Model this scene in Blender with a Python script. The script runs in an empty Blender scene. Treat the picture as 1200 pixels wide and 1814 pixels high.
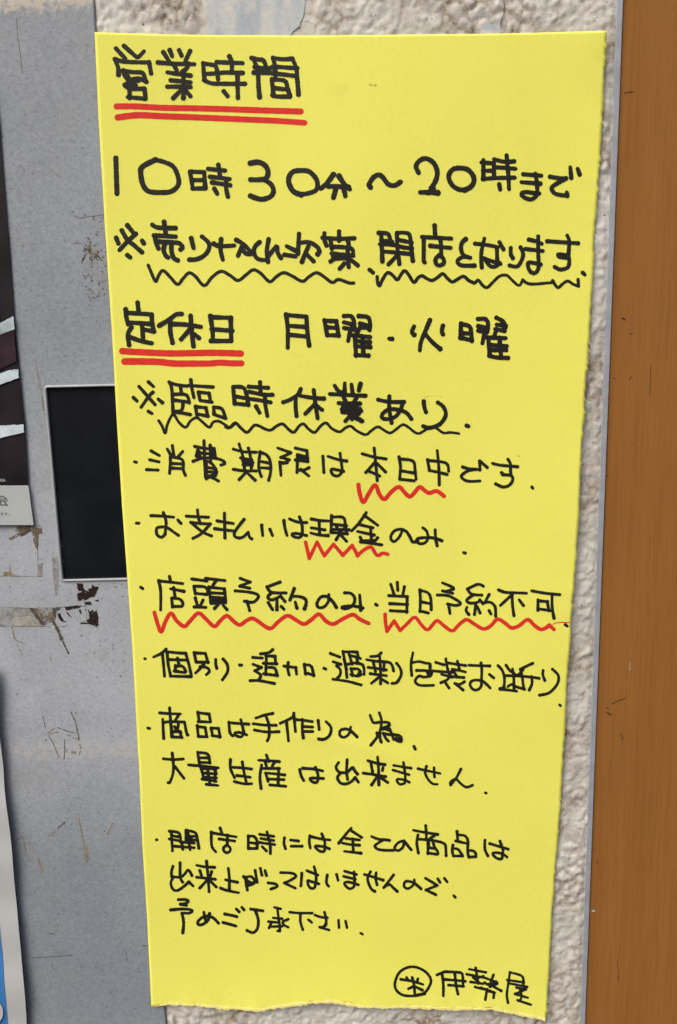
import bpy, bmesh, math, random
import numpy as np
from mathutils import Vector
from mathutils.geometry import tessellate_polygon
random.seed(7); rng = np.random.default_rng(7)
S = bpy.context.scene
COL = S.collection

# ------------------------------------------------------------------ camera
FPX = 1500.0                                  # focal length in photo pixels (photo is 1200 x 1814)
TH = math.atan(FPX / 7800.0)                  # looking down at the notice
RO = -math.atan(180.0 / 7800.0)               # small roll
CAM = Vector((0.0, -0.52, 0.10))
F = Vector((0, math.cos(TH), -math.sin(TH)))
R0 = Vector((1, 0, 0)); U0 = Vector((0, math.sin(TH), math.cos(TH)))
R = R0 * math.cos(RO) + U0 * math.sin(RO)
U = U0 * math.cos(RO) - R0 * math.sin(RO)
cd = bpy.data.cameras.new('camera'); cam = bpy.data.objects.new('camera', cd); COL.objects.link(cam)
from mathutils import Matrix
m = Matrix((R, U, -F)).transposed().to_4x4(); m.translation = CAM
cam.matrix_world = m
cd.sensor_fit = 'VERTICAL'; cd.sensor_height = 24.0; cd.lens = 24.0 * FPX / 1814.0
cd.clip_start = 0.01; cd.clip_end = 200
S.camera = cam

# ------------------------------------------------------------------ sky, sun, exposure
SUN_EL, SUN_AZ = math.radians(50), math.radians(-38)     # azimuth from straight in front of the wall, towards the left
w = bpy.data.worlds.new('World'); S.world = w; w.use_nodes = True
nt = w.node_tree; bg = nt.nodes['Background']
sky = nt.nodes.new('ShaderNodeTexSky'); sky.sky_type = 'NISHITA'; sky.sun_disc = False
sky.sun_elevation = SUN_EL; sky.sun_rotation = math.pi - SUN_AZ
sky.air_density = 0.7; sky.dust_density = 10.0; sky.ozone_density = 0.0
nt.links.new(sky.outputs[0], bg.inputs[0]); bg.inputs[1].default_value = 0.13
sl = bpy.data.lights.new('sun', 'SUN'); sl.energy = 0.95; sl.angle = math.radians(42); sl.color = (1.0, 0.985, 0.955)
so = bpy.data.objects.new('sun', sl); COL.objects.link(so)
sd = Vector((math.sin(SUN_AZ) * math.cos(SUN_EL), -math.cos(SUN_AZ) * math.cos(SUN_EL), math.sin(SUN_EL)))
so.rotation_euler = sd.to_track_quat('Z', 'Y').to_euler(); so.location = sd * 3
S.view_settings.view_transform = 'Standard'; S.view_settings.look = 'None'
S.view_settings.exposure = 0.15; S.view_settings.gamma = 1.0

# ------------------------------------------------------------------ helpers
def P(px, py, y=0.0):
    """point of the plane Y=y seen at photo pixel px,py: used to measure the real layout off the photograph"""
    d = F + R * ((px - 600) / FPX) - U * ((py - 907) / FPX)
    t = (y - CAM.y) / d.y
    return CAM + d * t

def tag(o, label=None, cat=None, kind=None, group=None):
    if label: o['label'] = label
    if cat: o['category'] = cat
    if kind: o['kind'] = kind
    if group: o['group'] = group
    return o

def link(name, me, mat=None, parent=None):
    o = bpy.data.objects.new(name, me); COL.objects.link(o)
    if mat is not None and me is not None: me.materials.append(mat)
    if parent is not None: o.parent = parent
    return o

def mesh(name, vs, fs, mat=None, parent=None, smooth=False):
    me = bpy.data.meshes.new(name); me.from_pydata([tuple(v) for v in vs], [], fs); me.update()
    if smooth: me.polygons.foreach_set('use_smooth', [True] * len(me.polygons))
    return link(name, me, mat, parent)

def box(name, x0, x1, y0, y1, z0, z1, mat, parent=None, bevel=0.0):
    bm = bmesh.new(); bmesh.ops.create_cube(bm, size=1)
    for v in bm.verts:
        v.co = Vector((x0 + (v.co.x + .5) * (x1 - x0), y0 + (v.co.y + .5) * (y1 - y0), z0 + (v.co.z + .5) * (z1 - z0)))
    if bevel: bmesh.ops.bevel(bm, geom=list(bm.edges), offset=bevel, segments=3, affect='EDGES', profile=.6)
    me = bpy.data.meshes.new(name); bm.to_mesh(me); bm.free()
    return link(name, me, mat, parent)

def slab(name, pts, y, th, mat, parent=None, py=None):
    """outline in photo pixels -> flat piece on the plane y with real thickness th (towards the wall)"""
    poly = [P(a, b, y) for a, b in pts]
    tri = tessellate_polygon([poly]); n = len(poly)
    vs = [v.copy() for v in poly] + [v + Vector((0, th, 0)) for v in poly]
    fs = []
    for t in tri:
        a, b, c = (poly[i] for i in t)
        nn = (b - a).cross(c - a)
        t = list(t) if nn.y < 0 else list(t)[::-1]
        fs.append(t); fs.append([i + n for i in t][::-1])
    for i in range(n):
        j = (i + 1) % n; fs.append([i, j, j + n, i + n])
    return mesh(name, vs, fs, mat, parent)

def rag(pts, amp, step=3.0, seed=1):
    """densify an outline and roughen it"""
    r = random.Random(seed); out = []
    n = len(pts)
    for i in range(n):
        a, b = pts[i], pts[(i + 1) % n]; L = math.hypot(b[0] - a[0], b[1] - a[1]); k = max(1, int(L / step))
        for j in range(k):
            t = j / k
            out.append((a[0] + (b[0] - a[0]) * t + r.uniform(-amp, amp), a[1] + (b[1] - a[1]) * t + r.uniform(-amp, amp)))
    return out

# ------------------------------------------------------------------ materials
def new_mat(name):
    mt = bpy.data.materials.new(name); mt.use_nodes = True
    n = mt.node_tree.nodes; b = n['Principled BSDF']
    return mt, mt.node_tree, b
def N(t, kind, **kw):
    n = t.nodes.new(kind)
    for k, v in kw.items(): setattr(n, k, v)
    return n
def coords(t, scale=(1, 1, 1)):
    tc = N(t, 'ShaderNodeTexCoord'); mp = N(t, 'ShaderNodeMapping'); mp.inputs['Scale'].default_value = scale
    t.links.new(tc.outputs['Object'], mp.inputs[0]); return mp.outputs[0]
def noise(t, co, scale, detail=4, rough=.55):
    n = N(t, 'ShaderNodeTexNoise'); n.inputs['Scale'].default_value = scale; n.inputs['Detail'].default_value = detail
    n.inputs['Roughness'].default_value = rough; t.links.new(co, n.inputs['Vector']); return n.outputs['Fac']
def ramp(t, fac, stops):
    r = N(t, 'ShaderNodeValToRGB'); e = r.color_ramp.elements
    while len(e) > 1: e.remove(e[0])
    e[0].position = stops[0][0]; e[0].color = stops[0][1] if len(stops[0][1]) == 4 else (*stops[0][1], 1)
    for p, c in stops[1:]:
        q = e.new(p); q.color = c if len(c) == 4 else (*c, 1)
    t.links.new(fac, r.inputs[0]); return r.outputs[0]
def g(v): return (v, v, v)
def mix(t, fac, a, b, mode='MIX'):
    m = N(t, 'ShaderNodeMix', data_type='RGBA', blend_type=mode)
    for s, v in ((0, fac), (6, a), (7, b)):
        if hasattr(v, 'is_linked'): t.links.new(v, m.inputs[s])
        elif s == 0: m.inputs[0].default_value = v
        else: m.inputs[s].default_value = (*v, 1)
    return m.outputs[2]
def bump(t, b, h, strength, dist):
    bp = N(t, 'ShaderNodeBump'); bp.inputs['Strength'].default_value = strength; bp.inputs['Distance'].default_value = dist
    t.links.new(h, bp.inputs['Height']); t.links.new(bp.outputs[0], b.inputs['Normal']); return bp

# yellow paper
PAPER, t, b = new_mat('yellow_paper')
co = coords(t)
c = ramp(t, noise(t, co, 9, 4), [(.3, (.765, .785, .130)), (.7, (.815, .84, .160))])
c = mix(t, .3, c, ramp(t, noise(t, co, 500, 3, .7), [(.3, (.72, .745, .11)), (.7, (.84, .865, .17))]))
t.links.new(c, b.inputs['Base Color']); b.inputs['Roughness'].default_value = .72; b.inputs['Specular IOR Level'].default_value = .25
bump(t, b, noise(t, co, 900, 4, .7), .25, .0002)
TORN, t, b = new_mat('torn_paper_fibre')
co = coords(t)
c = ramp(t, noise(t, co, 700, 4, .7), [(.35, (.80, .75, .14)), (.62, (.88, .85, .36))])
t.links.new(c, b.inputs['Base Color']); b.inputs['Roughness'].default_value = .9
bump(t, b, noise(t, co, 1200, 4, .8), .8, .0004)

# marker inks: thin dye, a crossing of two strokes reads darker
def ink(name, dye, alpha, rough):
    mt, t, b = new_mat(name); co = coords(t)
    n1 = noise(t, co, 160, 3)
    c = ramp(t, n1, [(.3, tuple(x * .93 for x in dye)), (.7, tuple(x * 1.07 for x in dye))])
    t.links.new(c, b.inputs['Base Color']); b.inputs['Roughness'].default_value = rough
    b.inputs['Specular IOR Level'].default_value = .2
    a = ramp(t, noise(t, co, 300, 2), [(.3, g(alpha - .02)), (.7, g(min(1, alpha + .015)))])
    t.links.new(a, b.inputs['Alpha'])
    return mt
BLACK = ink('black_marker_ink', (.0155, .0152, .0145), .94, .5)
RED = ink('red_marker_ink', (.66, .032, .024), .98, .6)

# rough cream stucco
STUCCO, t, b = new_mat('cream_stucco')
co = coords(t)
base = ramp(t, noise(t, co, 14, 5), [(.3, (.51, .51, .465)), (.5, (.60, .61, .575)), (.72, (.68, .70, .68))])
fine = ramp(t, noise(t, co, 420, 5, .7), [(.3, g(.80)), (.7, g(1.0))])
c = mix(t, 1.0, base, fine, 'MULTIPLY')
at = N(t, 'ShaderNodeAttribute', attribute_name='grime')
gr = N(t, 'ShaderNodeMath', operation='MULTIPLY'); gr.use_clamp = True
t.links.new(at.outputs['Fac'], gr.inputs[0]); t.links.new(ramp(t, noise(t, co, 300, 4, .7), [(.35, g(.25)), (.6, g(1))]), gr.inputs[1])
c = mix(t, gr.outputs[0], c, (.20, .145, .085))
spk = ramp(t, noise(t, co, 620, 2, .5), [(.27, g(1)), (.31, g(0))])
c = mix(t, spk, c, (.10, .075, .05))
t.links.new(c, b.inputs['Base Color']); b.inputs['Roughness'].default_value = .85
bump(t, b, noise(t, co, 700, 5, .65), .35, .0006)

# grey painted steel
YP0 = -.003
STEEL, t, b = new_mat('grey_painted_steel')
co = coords(t)
base = ramp(t, noise(t, co, 7, 5, .6), [(.3, (.205, .248, .300)), (.5, (.248, .288, .332)), (.7, (.280, .326, .382))])
grain = ramp(t, noise(t, co, 560, 5, .85), [(.30, g(.40)), (.44, g(.92)), (.56, g(1.02)), (.72, g(1.35))])
c = mix(t, .95, base, mix(t, 1.0, base, grain, 'MULTIPLY'))
# lighter zone at mid height with ragged limits, chalky streak at its foot
sp2 = N(t, 'ShaderNodeSeparateXYZ'); t.links.new(co, sp2.inputs[0])
wob = N(t, 'ShaderNodeMath', operation='MULTIPLY_ADD'); t.links.new(noise(t, co, 40, 6, .7), wob.inputs[0]); wob.inputs[1].default_value = .05; t.links.new(sp2.outputs[2], wob.inputs[2])
def zone(zlo, zhi):
    q = N(t, 'ShaderNodeMapRange'); q.inputs['From Min'].default_value = zlo; q.inputs['From Max'].default_value = zhi; t.links.new(wob.outputs[0], q.inputs['Value']); return q.outputs[0]
up = zone(P(80, 1520, YP0).z + .025, P(80, 1310, YP0).z + .025); dn = zone(P(80, 560, YP0).z + .025, P(80, 900, YP0).z + .025)
zz = N(t, 'ShaderNodeMath', operation='MULTIPLY'); t.links.new(up, zz.inputs[0]); t.links.new(dn, zz.inputs[1])
zf = N(t, 'ShaderNodeMath', operation='MULTIPLY'); t.links.new(zz.outputs[0], zf.inputs[0]); t.links.new(ramp(t, noise(t, co, 24, 5, .65), [(.25, g(.45)), (.6, g(.95))]), zf.inputs[1])
c = mix(t, zf.outputs[0], c, mix(t, .75, (.395, .440, .500), mix(t, 1.0, (.395, .440, .500), grain, 'MULTIPLY')))
wb = N(t, 'ShaderNodeMath', operation='MULTIPLY_ADD'); t.links.new(noise(t, co, 120, 6, .8), wb.inputs[0]); wb.inputs[1].default_value = .02; t.links.new(sp2.outputs[2], wb.inputs[2])
zc = P(80, 1330, YP0).z + .01
bs = N(t, 'ShaderNodeMath', operation='COMPARE'); t.links.new(wb.outputs[0], bs.inputs[0]); bs.inputs[1].default_value = zc; bs.inputs[2].default_value = .0055
ck = N(t, 'ShaderNodeMath', operation='MULTIPLY'); t.links.new(bs.outputs[0], ck.inputs[0]); t.links.new(ramp(t, noise(t, co, 260, 5, .8), [(.42, g(0)), (.62, g(.7))]), ck.inputs[1])
c = mix(t, ck.outputs[0], c, (.47, .475, .455))
warm = ramp(t, noise(t, co, 16, 6, .7), [(.54, g(0)), (.72, g(.5))])
c = mix(t, warm, c, (.255, .26, .235))
spk = ramp(t, noise(t, co, 380, 3, .6), [(.245, g(.8)), (.285, g(0))])
c = mix(t, spk, c, (.09, .08, .07))
# dusty mineral deposit above the upper rim of the steel
sep = N(t, 'ShaderNodeSeparateXYZ'); t.links.new(co, sep.inputs[0])
mr = N(t, 'ShaderNodeMapRange'); mr.inputs['From Min'].default_value = P(60, 22, -.003).z; mr.inputs['From Max'].default_value = P(60, 2, -.003).z
ad = N(t, 'ShaderNodeMath', operation='ADD'); ml = N(t, 'ShaderNodeMath', operation='MULTIPLY_ADD')
t.links.new(noise(t, co, 260, 4, .8), ml.inputs[0]); ml.inputs[1].default_value = .035; ml.inputs[2].default_value = -.0175
t.links.new(sep.outputs[2], ad.inputs[0]); t.links.new(ml.outputs[0], ad.inputs[1]); t.links.new(ad.outputs[0], mr.inputs['Value'])
c = mix(t, mr.outputs[0], c, mix(t, grain, (.27, .25, .21), (.47, .45, .39)))
t.links.new(c, b.inputs['Base Color']); b.inputs['Roughness'].default_value = .5; b.inputs['Specular IOR Level'].default_value = .4
bump(t, b, noise(t, co, 800, 4, .7), .3, .0003)

def plain(name, col, rough=.6, var=.15, ns=200, bstr=.15, spec=.4, metallic=0):
    mt, t, b = new_mat(name); co = coords(t)
    c = ramp(t, noise(t, co, ns, 5, .65), [(.3, tuple(x * (1 - var) for x in col)), (.7, tuple(min(1, x * (1 + var)) for x in col))])
    t.links.new(c, b.inputs['Base Color']); b.inputs['Roughness'].default_value = rough
    b.inputs['Specular IOR Level'].default_value = spec; b.inputs['Metallic'].default_value = metallic
    if bstr: bump(t, b, noise(t, co, ns * 3, 4, .7), bstr, .0003)
    return mt
def broken(mt, scale, lo, hi):
    t = mt.node_tree; b = t.nodes['Principled BSDF']; co = coords(t)
    t.links.new(ramp(t, noise(t, co, scale, 5, .7), [(lo, g(0)), (hi, g(1))]), b.inputs['Alpha']); return mt
FRAME = plain('pale_frame_paint', (.33, .37, .395), .45, .08)
PANE = plain('black_acrylic', (.0080, .0100, .0135), .24, .55, 14, 0, .3)
RUST = plain('bare_rusty_steel', (.022, .014, .012), .85, .45, 350, .5, .2)
CHIPRIM = plain('flaked_paint_edge', (.36, .40, .43), .7, .1)
TAPE = plain('old_tape_film', (.31, .325, .33), .5, .12, 120, .2)
TAPE2 = plain('yellowed_tape_film', (.36, .365, .33), .45, .08, 90, .2)
GLUE = plain('brown_glue_residue', (.15, .125, .085), .8, .45, 300, .5)
GLUED = plain('dark_glue_residue', (.075, .062, .050), .8, .4, 300, .5)
SCRA = plain('scratch_grey', (.115, .11, .10), .7, .35, 400, 0)
OLIVE = plain('olive_scuff', (.23, .21, .15), .7, .25, 400, 0)
TRIM = plain('blue_grey_aluminium', (.33, .365, .42), .5, .14, 90, .15, .4, .15)
SEAL = plain('dark_joint', (.10, .06, .045), .8, .2)
PATCH, t, b = new_mat('pale_blue_paint_remnant')
co = coords(t, (1, 1, .25))
c = ramp(t, noise(t, co, 120, 5, .6), [(.3, (.34, .40, .46)), (.5, (.44, .50, .55)), (.7, (.56, .59, .58))])
c = mix(t, ramp(t, noise(t, coords(t), 60, 6, .75), [(.50, g(0)), (.62, g(.9))]), c, (.60, .60, .55))
t.links.new(c, b.inputs['Base Color']); b.inputs['Roughness'].default_value = .7
bump(t, b, noise(t, coords(t), 400, 5, .7), .5, .0006)
POSTER = plain('dark_photo_print', (.011, .009, .012), .4, .85, 28, 0, .2)
PHOTO2 = plain('maroon_photo_area', (.022, .013, .019), .4, .7, 40, 0, .2)
BAND = plain('pale_blue_print', (.44, .54, .60), .4, .42, 55, 0)
CAPT = plain('white_caption_paper', (.40, .45, .475), .6, .03, 60, .1)
PRINT = plain('dark_print', (.035, .04, .05), .6, .1)
PRINTG = plain('grey_print', (.16, .16, .17), .6, .1)
PRINTW = plain('light_print', (.40, .40, .42), .6, .1)
SHEET = plain('off_white_poster_paper', (.44, .47, .49), .55, .04, 40, .2)
BLUEP = plain('blue_print', (.045, .20, .52), .5, .12, 60, .1)

for _m, _a in ((RUST, (420, .36, .40)), (GLUE, (380, .40, .5)), (GLUED, (420, .40, .47)), (TAPE, (200, .30, .55)), (TAPE2, (160, .25, .55)), (OLIVE, (500, .36, .5)), (SCRA, (300, .33, .5))): broken(_m, *_a)
GRIT = plain('fine_brown_grit', (.13, .12, .10), .85, .4, 400, 0); broken(GRIT, 520, .50, .58)
# varnished brown wood with vertical grain
WOOD, t, b = new_mat('brown_varnished_wood')
tc = N(t, 'ShaderNodeTexCoord'); mp = N(t, 'ShaderNodeMapping'); mp.inputs['Scale'].default_value = (1, 1, .022)
t.links.new(tc.outputs['Object'], mp.inputs[0]); co = mp.outputs[0]
c = ramp(t, noise(t, co, 45, 4, .6), [(.2, (.242, .104, .024)), (.7, (.282, .126, .031))])
fi = ramp(t, noise(t, co, 800, 5, .8), [(.3, g(.76)), (.5, g(1.0)), (.72, g(1.18))])
c = mix(t, .8, c, mix(t, 1.0, c, fi, 'MULTIPLY'))
mp2 = N(t, 'ShaderNodeMapping'); mp2.inputs['Scale'].default_value = (1, 1, .35); t.links.new(tc.outputs['Object'], mp2.inputs[0])
c = mix(t, ramp(t, noise(t, mp2.outputs[0], 22, 5, .6), [(.45, g(0)), (.85, g(.4))]), c, (.19, .082, .022))
c = mix(t, ramp(t, noise(t, mp2.outputs[0], 210, 3, .6), [(.235, g(.75)), (.275, g(0))]), c, (.07, .03, .012))
t.links.new(c, b.inputs['Base Color']); b.inputs['Roughness'].default_value = .6; b.inputs['Specular IOR Level'].default_value = .15
bump(t, b, noise(t, co, 500, 4, .7), .15, .0004)

# ------------------------------------------------------------------ layout of the wall, metres
XE = (P(168, 0, 0).x + P(297, 1814, 0).x) / 2          # where the steel ends and the stucco begins
XT = (P(1092, 0, 0).x + P(1028, 1814, 0).x) / 2        # stucco / aluminium trim
XW = (P(1104, 0, 0).x + P(1035.5, 1814, 0).x) / 2      # trim / wood
ZB, ZT = -0.75, 0.75
YP = -0.0030                                           # face of the steel panel

# ------------------------------------------------------------------ stucco
def vnoise(x, z, s, seed):
    r = np.random.default_rng(seed); G = r.random((257, 257))
    X = x * s + 60; Z = z * s + 60; i = np.floor(X).astype(int); j = np.floor(Z).astype(int)
    fx = X - i; fz = Z - j; fx = fx * fx * (3 - 2 * fx); fz = fz * fz * (3 - 2 * fz); i %= 256; j %= 256
    return (G[i, j] * (1 - fx) + G[i + 1, j] * fx) * (1 - fz) + (G[i, j + 1] * (1 - fx) + G[i + 1, j + 1] * fx) * fz
def worley(x, z, s, seed):
    r = np.random.default_rng(seed); J = r.random((256, 256, 3))
    X = x * s + 50; Z = z * s + 50; i0 = np.floor(X).astype(int); j0 = np.floor(Z).astype(int)
    f1 = np.full(X.shape, 9.); f2 = np.full(X.shape, 9.); idv = np.zeros(X.shape)
    for di in (-1, 0, 1):
        for dj in (-1, 0, 1):
            i = i0 + di; j = j0 + dj; q = J[i % 256, j % 256]
            d = np.hypot(i + q[..., 0] - X, j + q[..., 1] - Z)
            c1 = d < f1
            f2 = np.where(c1, f1, np.minimum(f2, d)); idv = np.where(c1, q[..., 2], idv); f1 = np.where(c1, d, f1)
    return f1, f2, idv
def stucco_height(x, z):
    wx = x + .0035 * (vnoise(x, z, 170, 1) - .5) + .0016 * (vnoise(x, z, 420, 2) - .5)
    wz = z + .0035 * (vnoise(x, z, 170, 3) - .5) + .0016 * (vnoise(x, z, 420, 4) - .5)
    f1, f2, idv = worley(wx, wz, 120, 5)
    e = np.clip((f2 - f1) / .75, 0, 1); e = e * e * (3 - 2 * e)
    g1, g2, idw = worley(wx + .002 * vnoise(x, z, 300, 31), wz + .002 * vnoise(x, z, 300, 32), 235, 6)
    e2 = np.clip((g2 - g1) / .8, 0, 1); e2 = e2 * (2 - e2)
    soft = vnoise(x, z, 45, 7)
    h = .00095 * e * (.3 + .8 * idv) + .0005 * vnoise(wx, wz, 210, 21) + .0005 * vnoise(wx, wz, 95, 22) + .0009 * e2 * (.4 + .6 * idw) + .0011 * soft + .00022 * vnoise(x, z, 520, 8) + .00018 * vnoise(x, z, 900, 9)
    return h, e
zs = np.arange(ZB, ZT, .00125); zs = zs[(zs > P(600, 1814).z - .09) & (zs < P(600, 0).z + .09)]
xs = np.linspace(XE, XT, int((XT - XE) / .0011))
X, Z = np.meshgrid(xs, zs, indexing='ij')
H, E = stucco_height(X, Z)
# smooth places: the paint remnant at the top, and the rims where a trowel ran along steel and trim
pc = P(452, 10); patchm = np.clip(1.25 - np.maximum(np.abs(X - pc.x) / .029, np.abs(Z - pc.z) / .03), 0, 1)
patchm = np.clip(patchm * 6, 0, 1); H = H * (1 - .75 * patchm)
rim = np.clip(np.minimum(X - XE, XT - X) / .003, 0, 1); H = H * (.75 + .25 * rim) - .0004 * (1 - rim)
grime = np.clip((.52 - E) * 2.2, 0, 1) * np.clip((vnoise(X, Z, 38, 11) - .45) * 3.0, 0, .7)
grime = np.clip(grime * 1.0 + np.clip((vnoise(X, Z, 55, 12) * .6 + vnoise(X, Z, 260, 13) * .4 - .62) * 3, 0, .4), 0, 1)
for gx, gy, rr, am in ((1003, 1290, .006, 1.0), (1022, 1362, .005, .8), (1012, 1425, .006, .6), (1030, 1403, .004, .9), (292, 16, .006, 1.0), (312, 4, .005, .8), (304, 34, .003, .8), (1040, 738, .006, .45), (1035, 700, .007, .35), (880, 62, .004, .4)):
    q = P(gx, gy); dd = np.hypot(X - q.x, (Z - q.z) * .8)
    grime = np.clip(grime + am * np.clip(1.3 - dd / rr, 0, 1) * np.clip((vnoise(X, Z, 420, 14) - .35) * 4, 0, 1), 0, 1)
n0, n1 = X.shape
V = np.stack([X, -H, Z], -1).reshape(-1, 3)
I = np.arange(n0 * n1).reshape(n0, n1)
Q = np.stack([I[:-1, :-1], I[1:, :-1], I[1:, 1:], I[:-1, 1:]], -1).reshape(-1, 4)
me = bpy.data.meshes.new('stucco_face')
me.vertices.add(len(V)); me.vertices.foreach_set('co', V.astype(np.float32).ravel())
me.loops.add(Q.size); me.loops.foreach_set('vertex_index', Q.astype(np.int32).ravel())
me.polygons.add(len(Q)); me.polygons.foreach_set('loop_start', np.arange(0, Q.size, 4, dtype=np.int32))
me.update(calc_edges=True); me.polygons.foreach_set('use_smooth', np.ones(len(Q), dtype=bool))
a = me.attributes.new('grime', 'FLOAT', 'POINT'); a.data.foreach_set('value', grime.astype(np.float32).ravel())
wall = bpy.data.objects.new('stucco_wall', None); COL.objects.link(wall); wall.location = (0, 0, 0)
tag(wall, 'rough cream stucco wall with brown grime behind the yellow paper', 'wall')
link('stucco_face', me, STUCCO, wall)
box('wall_core', XE - .001, XT - .0005, .0012, .12, zs[0], zs[-1], STUCCO, wall)
# pale blue paint remnant at the top
pp = rag([(356, -60), (357, 0), (363, 18), (371, 36), (367, 60), (372, 78), (505, 78), (516, 60), (530, 46), (538, 28), (541, 4), (545, -60)], .9, 3, 3)
o = slab('paint_remnant', pp, -.0011, .0006, PATCH, wall); o['label'] = 'pale blue streaked paint remnant above the yellow paper'
o = slab('filler_blob', rag([(852, 50), (858, 44), (870, 42), (882, 44), (888, 50), (886, 64), (850, 64)], .6, 2.5, 4), -.0028, .002, PATCH, wall)
# hairline crack
def ribbon_pts(pts, wpx, step=1.6, jit=0.0, seed=1, ends=True):
    """outline of a stroke in photo pixels; returns verts(px) and faces"""
    r = random.Random(seed)
    P0 = [np.array(p, float) for p in pts]
    d = [0.0]
    for a_, b_ in zip(P0, P0[1:]): d.append(d[-1] + float(np.hypot(*(b_ - a_))))
    L = d[-1]; n = max(2, int(L / step) + 1)
    S_ = np.linspace(0, L, n); xs_ = np.interp(S_, d, [p[0] for p in P0]); ys_ = np.interp(S_, d, [p[1] for p in P0])
    k = 1
    for _ in range(2):
        if n > 4:
            xs_[1:-1] = (xs_[:-2] + 2 * xs_[1:-1] + xs_[2:]) / 4; ys_[1:-1] = (ys_[:-2] + 2 * ys_[1:-1] + ys_[2:]) / 4
    tx = np.gradient(xs_); ty = np.gradient(ys_); l = np.hypot(tx, ty) + 1e-9; tx /= l; ty /= l
    ph = [r.uniform(0, 6.28) for _ in range(4)]
    wv = 1 + jit * (np.sin(S_ * .35 + ph[0]) * .5 + np.sin(S_ * .9 + ph[1]) * .35 + np.sin(S_ * 2.1 + ph[2]) * .3)
    tp = r.uniform(-1, 1) * min(1, L / 14) * jit * 1.6; wn = wpx / 2 * wv * (1 + tp * (S_ / max(L, 1e-6) - .5) * 2)
    if L > 9 and jit > .03: wn = wn * (1 + .9 * jit * (np.exp(-S_ / 3.0) * r.uniform(.2, 1.5) + np.exp(-(L - S_) / 3.0) * r.uniform(.2, 1.6)) - .25 * jit)
    wl = wn * (1 + jit * .6 * np.sin(S_ * 1.3 + ph[3])); wr = wn * (1 + jit * .6 * np.sin(S_ * 1.1 + ph[2]))
    vs = []
    if ends:
        c0 = [(math.cos(a_), math.sin(a_)) for a_ in np.linspace(math.pi * .5, math.pi * 1.5, 7)[1:-1]]
    rows = []
    for i in range(n):
        rows.append(((xs_[i] - ty[i] * wl[i], ys_[i] + tx[i] * wl[i]), (xs_[i] + ty[i] * wr[i], ys_[i] - tx[i] * wr[i])))
    vs = [p for rw in rows for p in rw]; par = [s for s in S_ for _ in (0, 1)]
    fs = [[2 * i, 2 * i + 1, 2 * i + 3, 2 * i + 2] for i in range(n - 1)]
    if ends:
        for e_, sg in ((0, -1), (n - 1, 1)):
            base = len(vs); wcap = (wl[e_] + wr[e_]) / 2
            fan = []
            for a_ in np.linspace(-math.pi / 2, math.pi / 2, 8)[1:-1]:
                ca, sa = math.cos(a_), math.sin(a_)
                ex = xs_[e_] + sg * tx[e_] * ca * wcap - ty[e_] * sa * wcap; ey = ys_[e_] + sg * ty[e_] * ca * wcap + tx[e_] * sa * wcap
                fan.append(len(vs)); vs.append((ex, ey)); par.append(S_[e_])
            fs.append([2 * e_ + 1] + fan + [2 * e_])
    return vs, fs, par

def lay(name, strokes, ysurf, off, mat, parent, step=1.6, jit=.06, inc=1.2e-5):
    """strokes: list of (points px, width px): thin film lying on the surface ysurf(px,py)"""
    VS, FS = [], []
    for k, (pts, wd) in enumerate(strokes):
        vs, fs, par = ribbon_pts(pts, wd, step, jit, seed=k + 11)
        b0 = len(VS); lo = off + (k % 14) * inc
        for (x_, y_), s_ in zip(vs, par):
            VS.append(P(x_, y_, ysurf(x_, y_) - lo - s_ * 2.0e-8))
        for f_ in fs:
            q = [i + b0 for i in f_]
            a_, b_, c_ = VS[q[0]], VS[q[1]], VS[q[2]]
            if (b_ - a_).cross(c_ - a_).y > 0: q.reverse()
            FS.append(q)
    return mesh(name, VS, FS, mat, parent)

o = lay('hairline_crack', [([(892, -6), (894, 10), (893, 24), (888, 38), (887, 46)], 2.0)], lambda a, b: -.0026, 0, SCRA, wall)

# ------------------------------------------------------------------ grey steel panel with a black window
panel = bpy.data.objects.new('steel_panel', None); COL.objects.link(panel); panel.location = (XE - .1, 0, 0)
panel_inv = panel.location.copy()
tag(panel, 'grey painted steel panel with chipped paint left of the yellow paper', 'metal panel')
def padd(o): o.location -= panel_inv; return o
# the face is four sheets round the window opening
WL = P(80.5, 684, YP).x; WR = P(217, 700, YP).x; WT = P(150, 682, YP).z; WBm = P(160, 1029, YP).z
# (left edge of the window leans with the perspective exactly as the steel does)
WL = (P(79.5, 682, YP).x + P(107.5, 1029, YP).x) / 2
WR = min(P(235, 1029, YP).x, XE - .0016)
XL = -.75
def face(name, x0, x1, z0, z1): return box(name, x0, x1, YP, .10, z0, z1, STEEL, panel)
bm = bmesh.new()
def quad(vs): 
    q = [bm.verts.new(v) for v in vs]; bm.faces.new(q)
eb = .0012
xr = XE - eb
for x0, x1, z0, z1 in ((XL, xr, WT, ZT), (XL, xr, ZB, WBm), (XL, WL, WBm, WT), (WR, xr, WBm, WT)):
    quad([(x0, YP, z0), (x1, YP, z0), (x1, YP, z1), (x0, YP, z1)])
for k in range(4):      # rolled right rim
    a0, a1 = k * math.pi / 8, (k + 1) * math.pi / 8
    p0 = (xr + eb * math.sin(a0), YP + eb * (1 - math.cos(a0))); p1 = (xr + eb * math.sin(a1), YP + eb * (1 - math.cos(a1)))
    quad([(p0[0], p0[1], ZB), (p1[0], p1[1], ZB), (p1[0], p1[1], ZT), (p0[0], p0[1], ZT)])
quad([(xr + eb, YP + eb, ZB), (xr + eb, .01, ZB), (xr + eb, .01, ZT), (xr + eb, YP + eb, ZT)])
dp = .004
quad([(WL, YP, WT), (WR, YP, WT), (WR, YP + dp, WT), (WL, YP + dp, WT)]); quad([(WL, YP, WBm), (WL, YP + dp, WBm), (WR, YP + dp, WBm), (WR, YP, WBm)])
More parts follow.
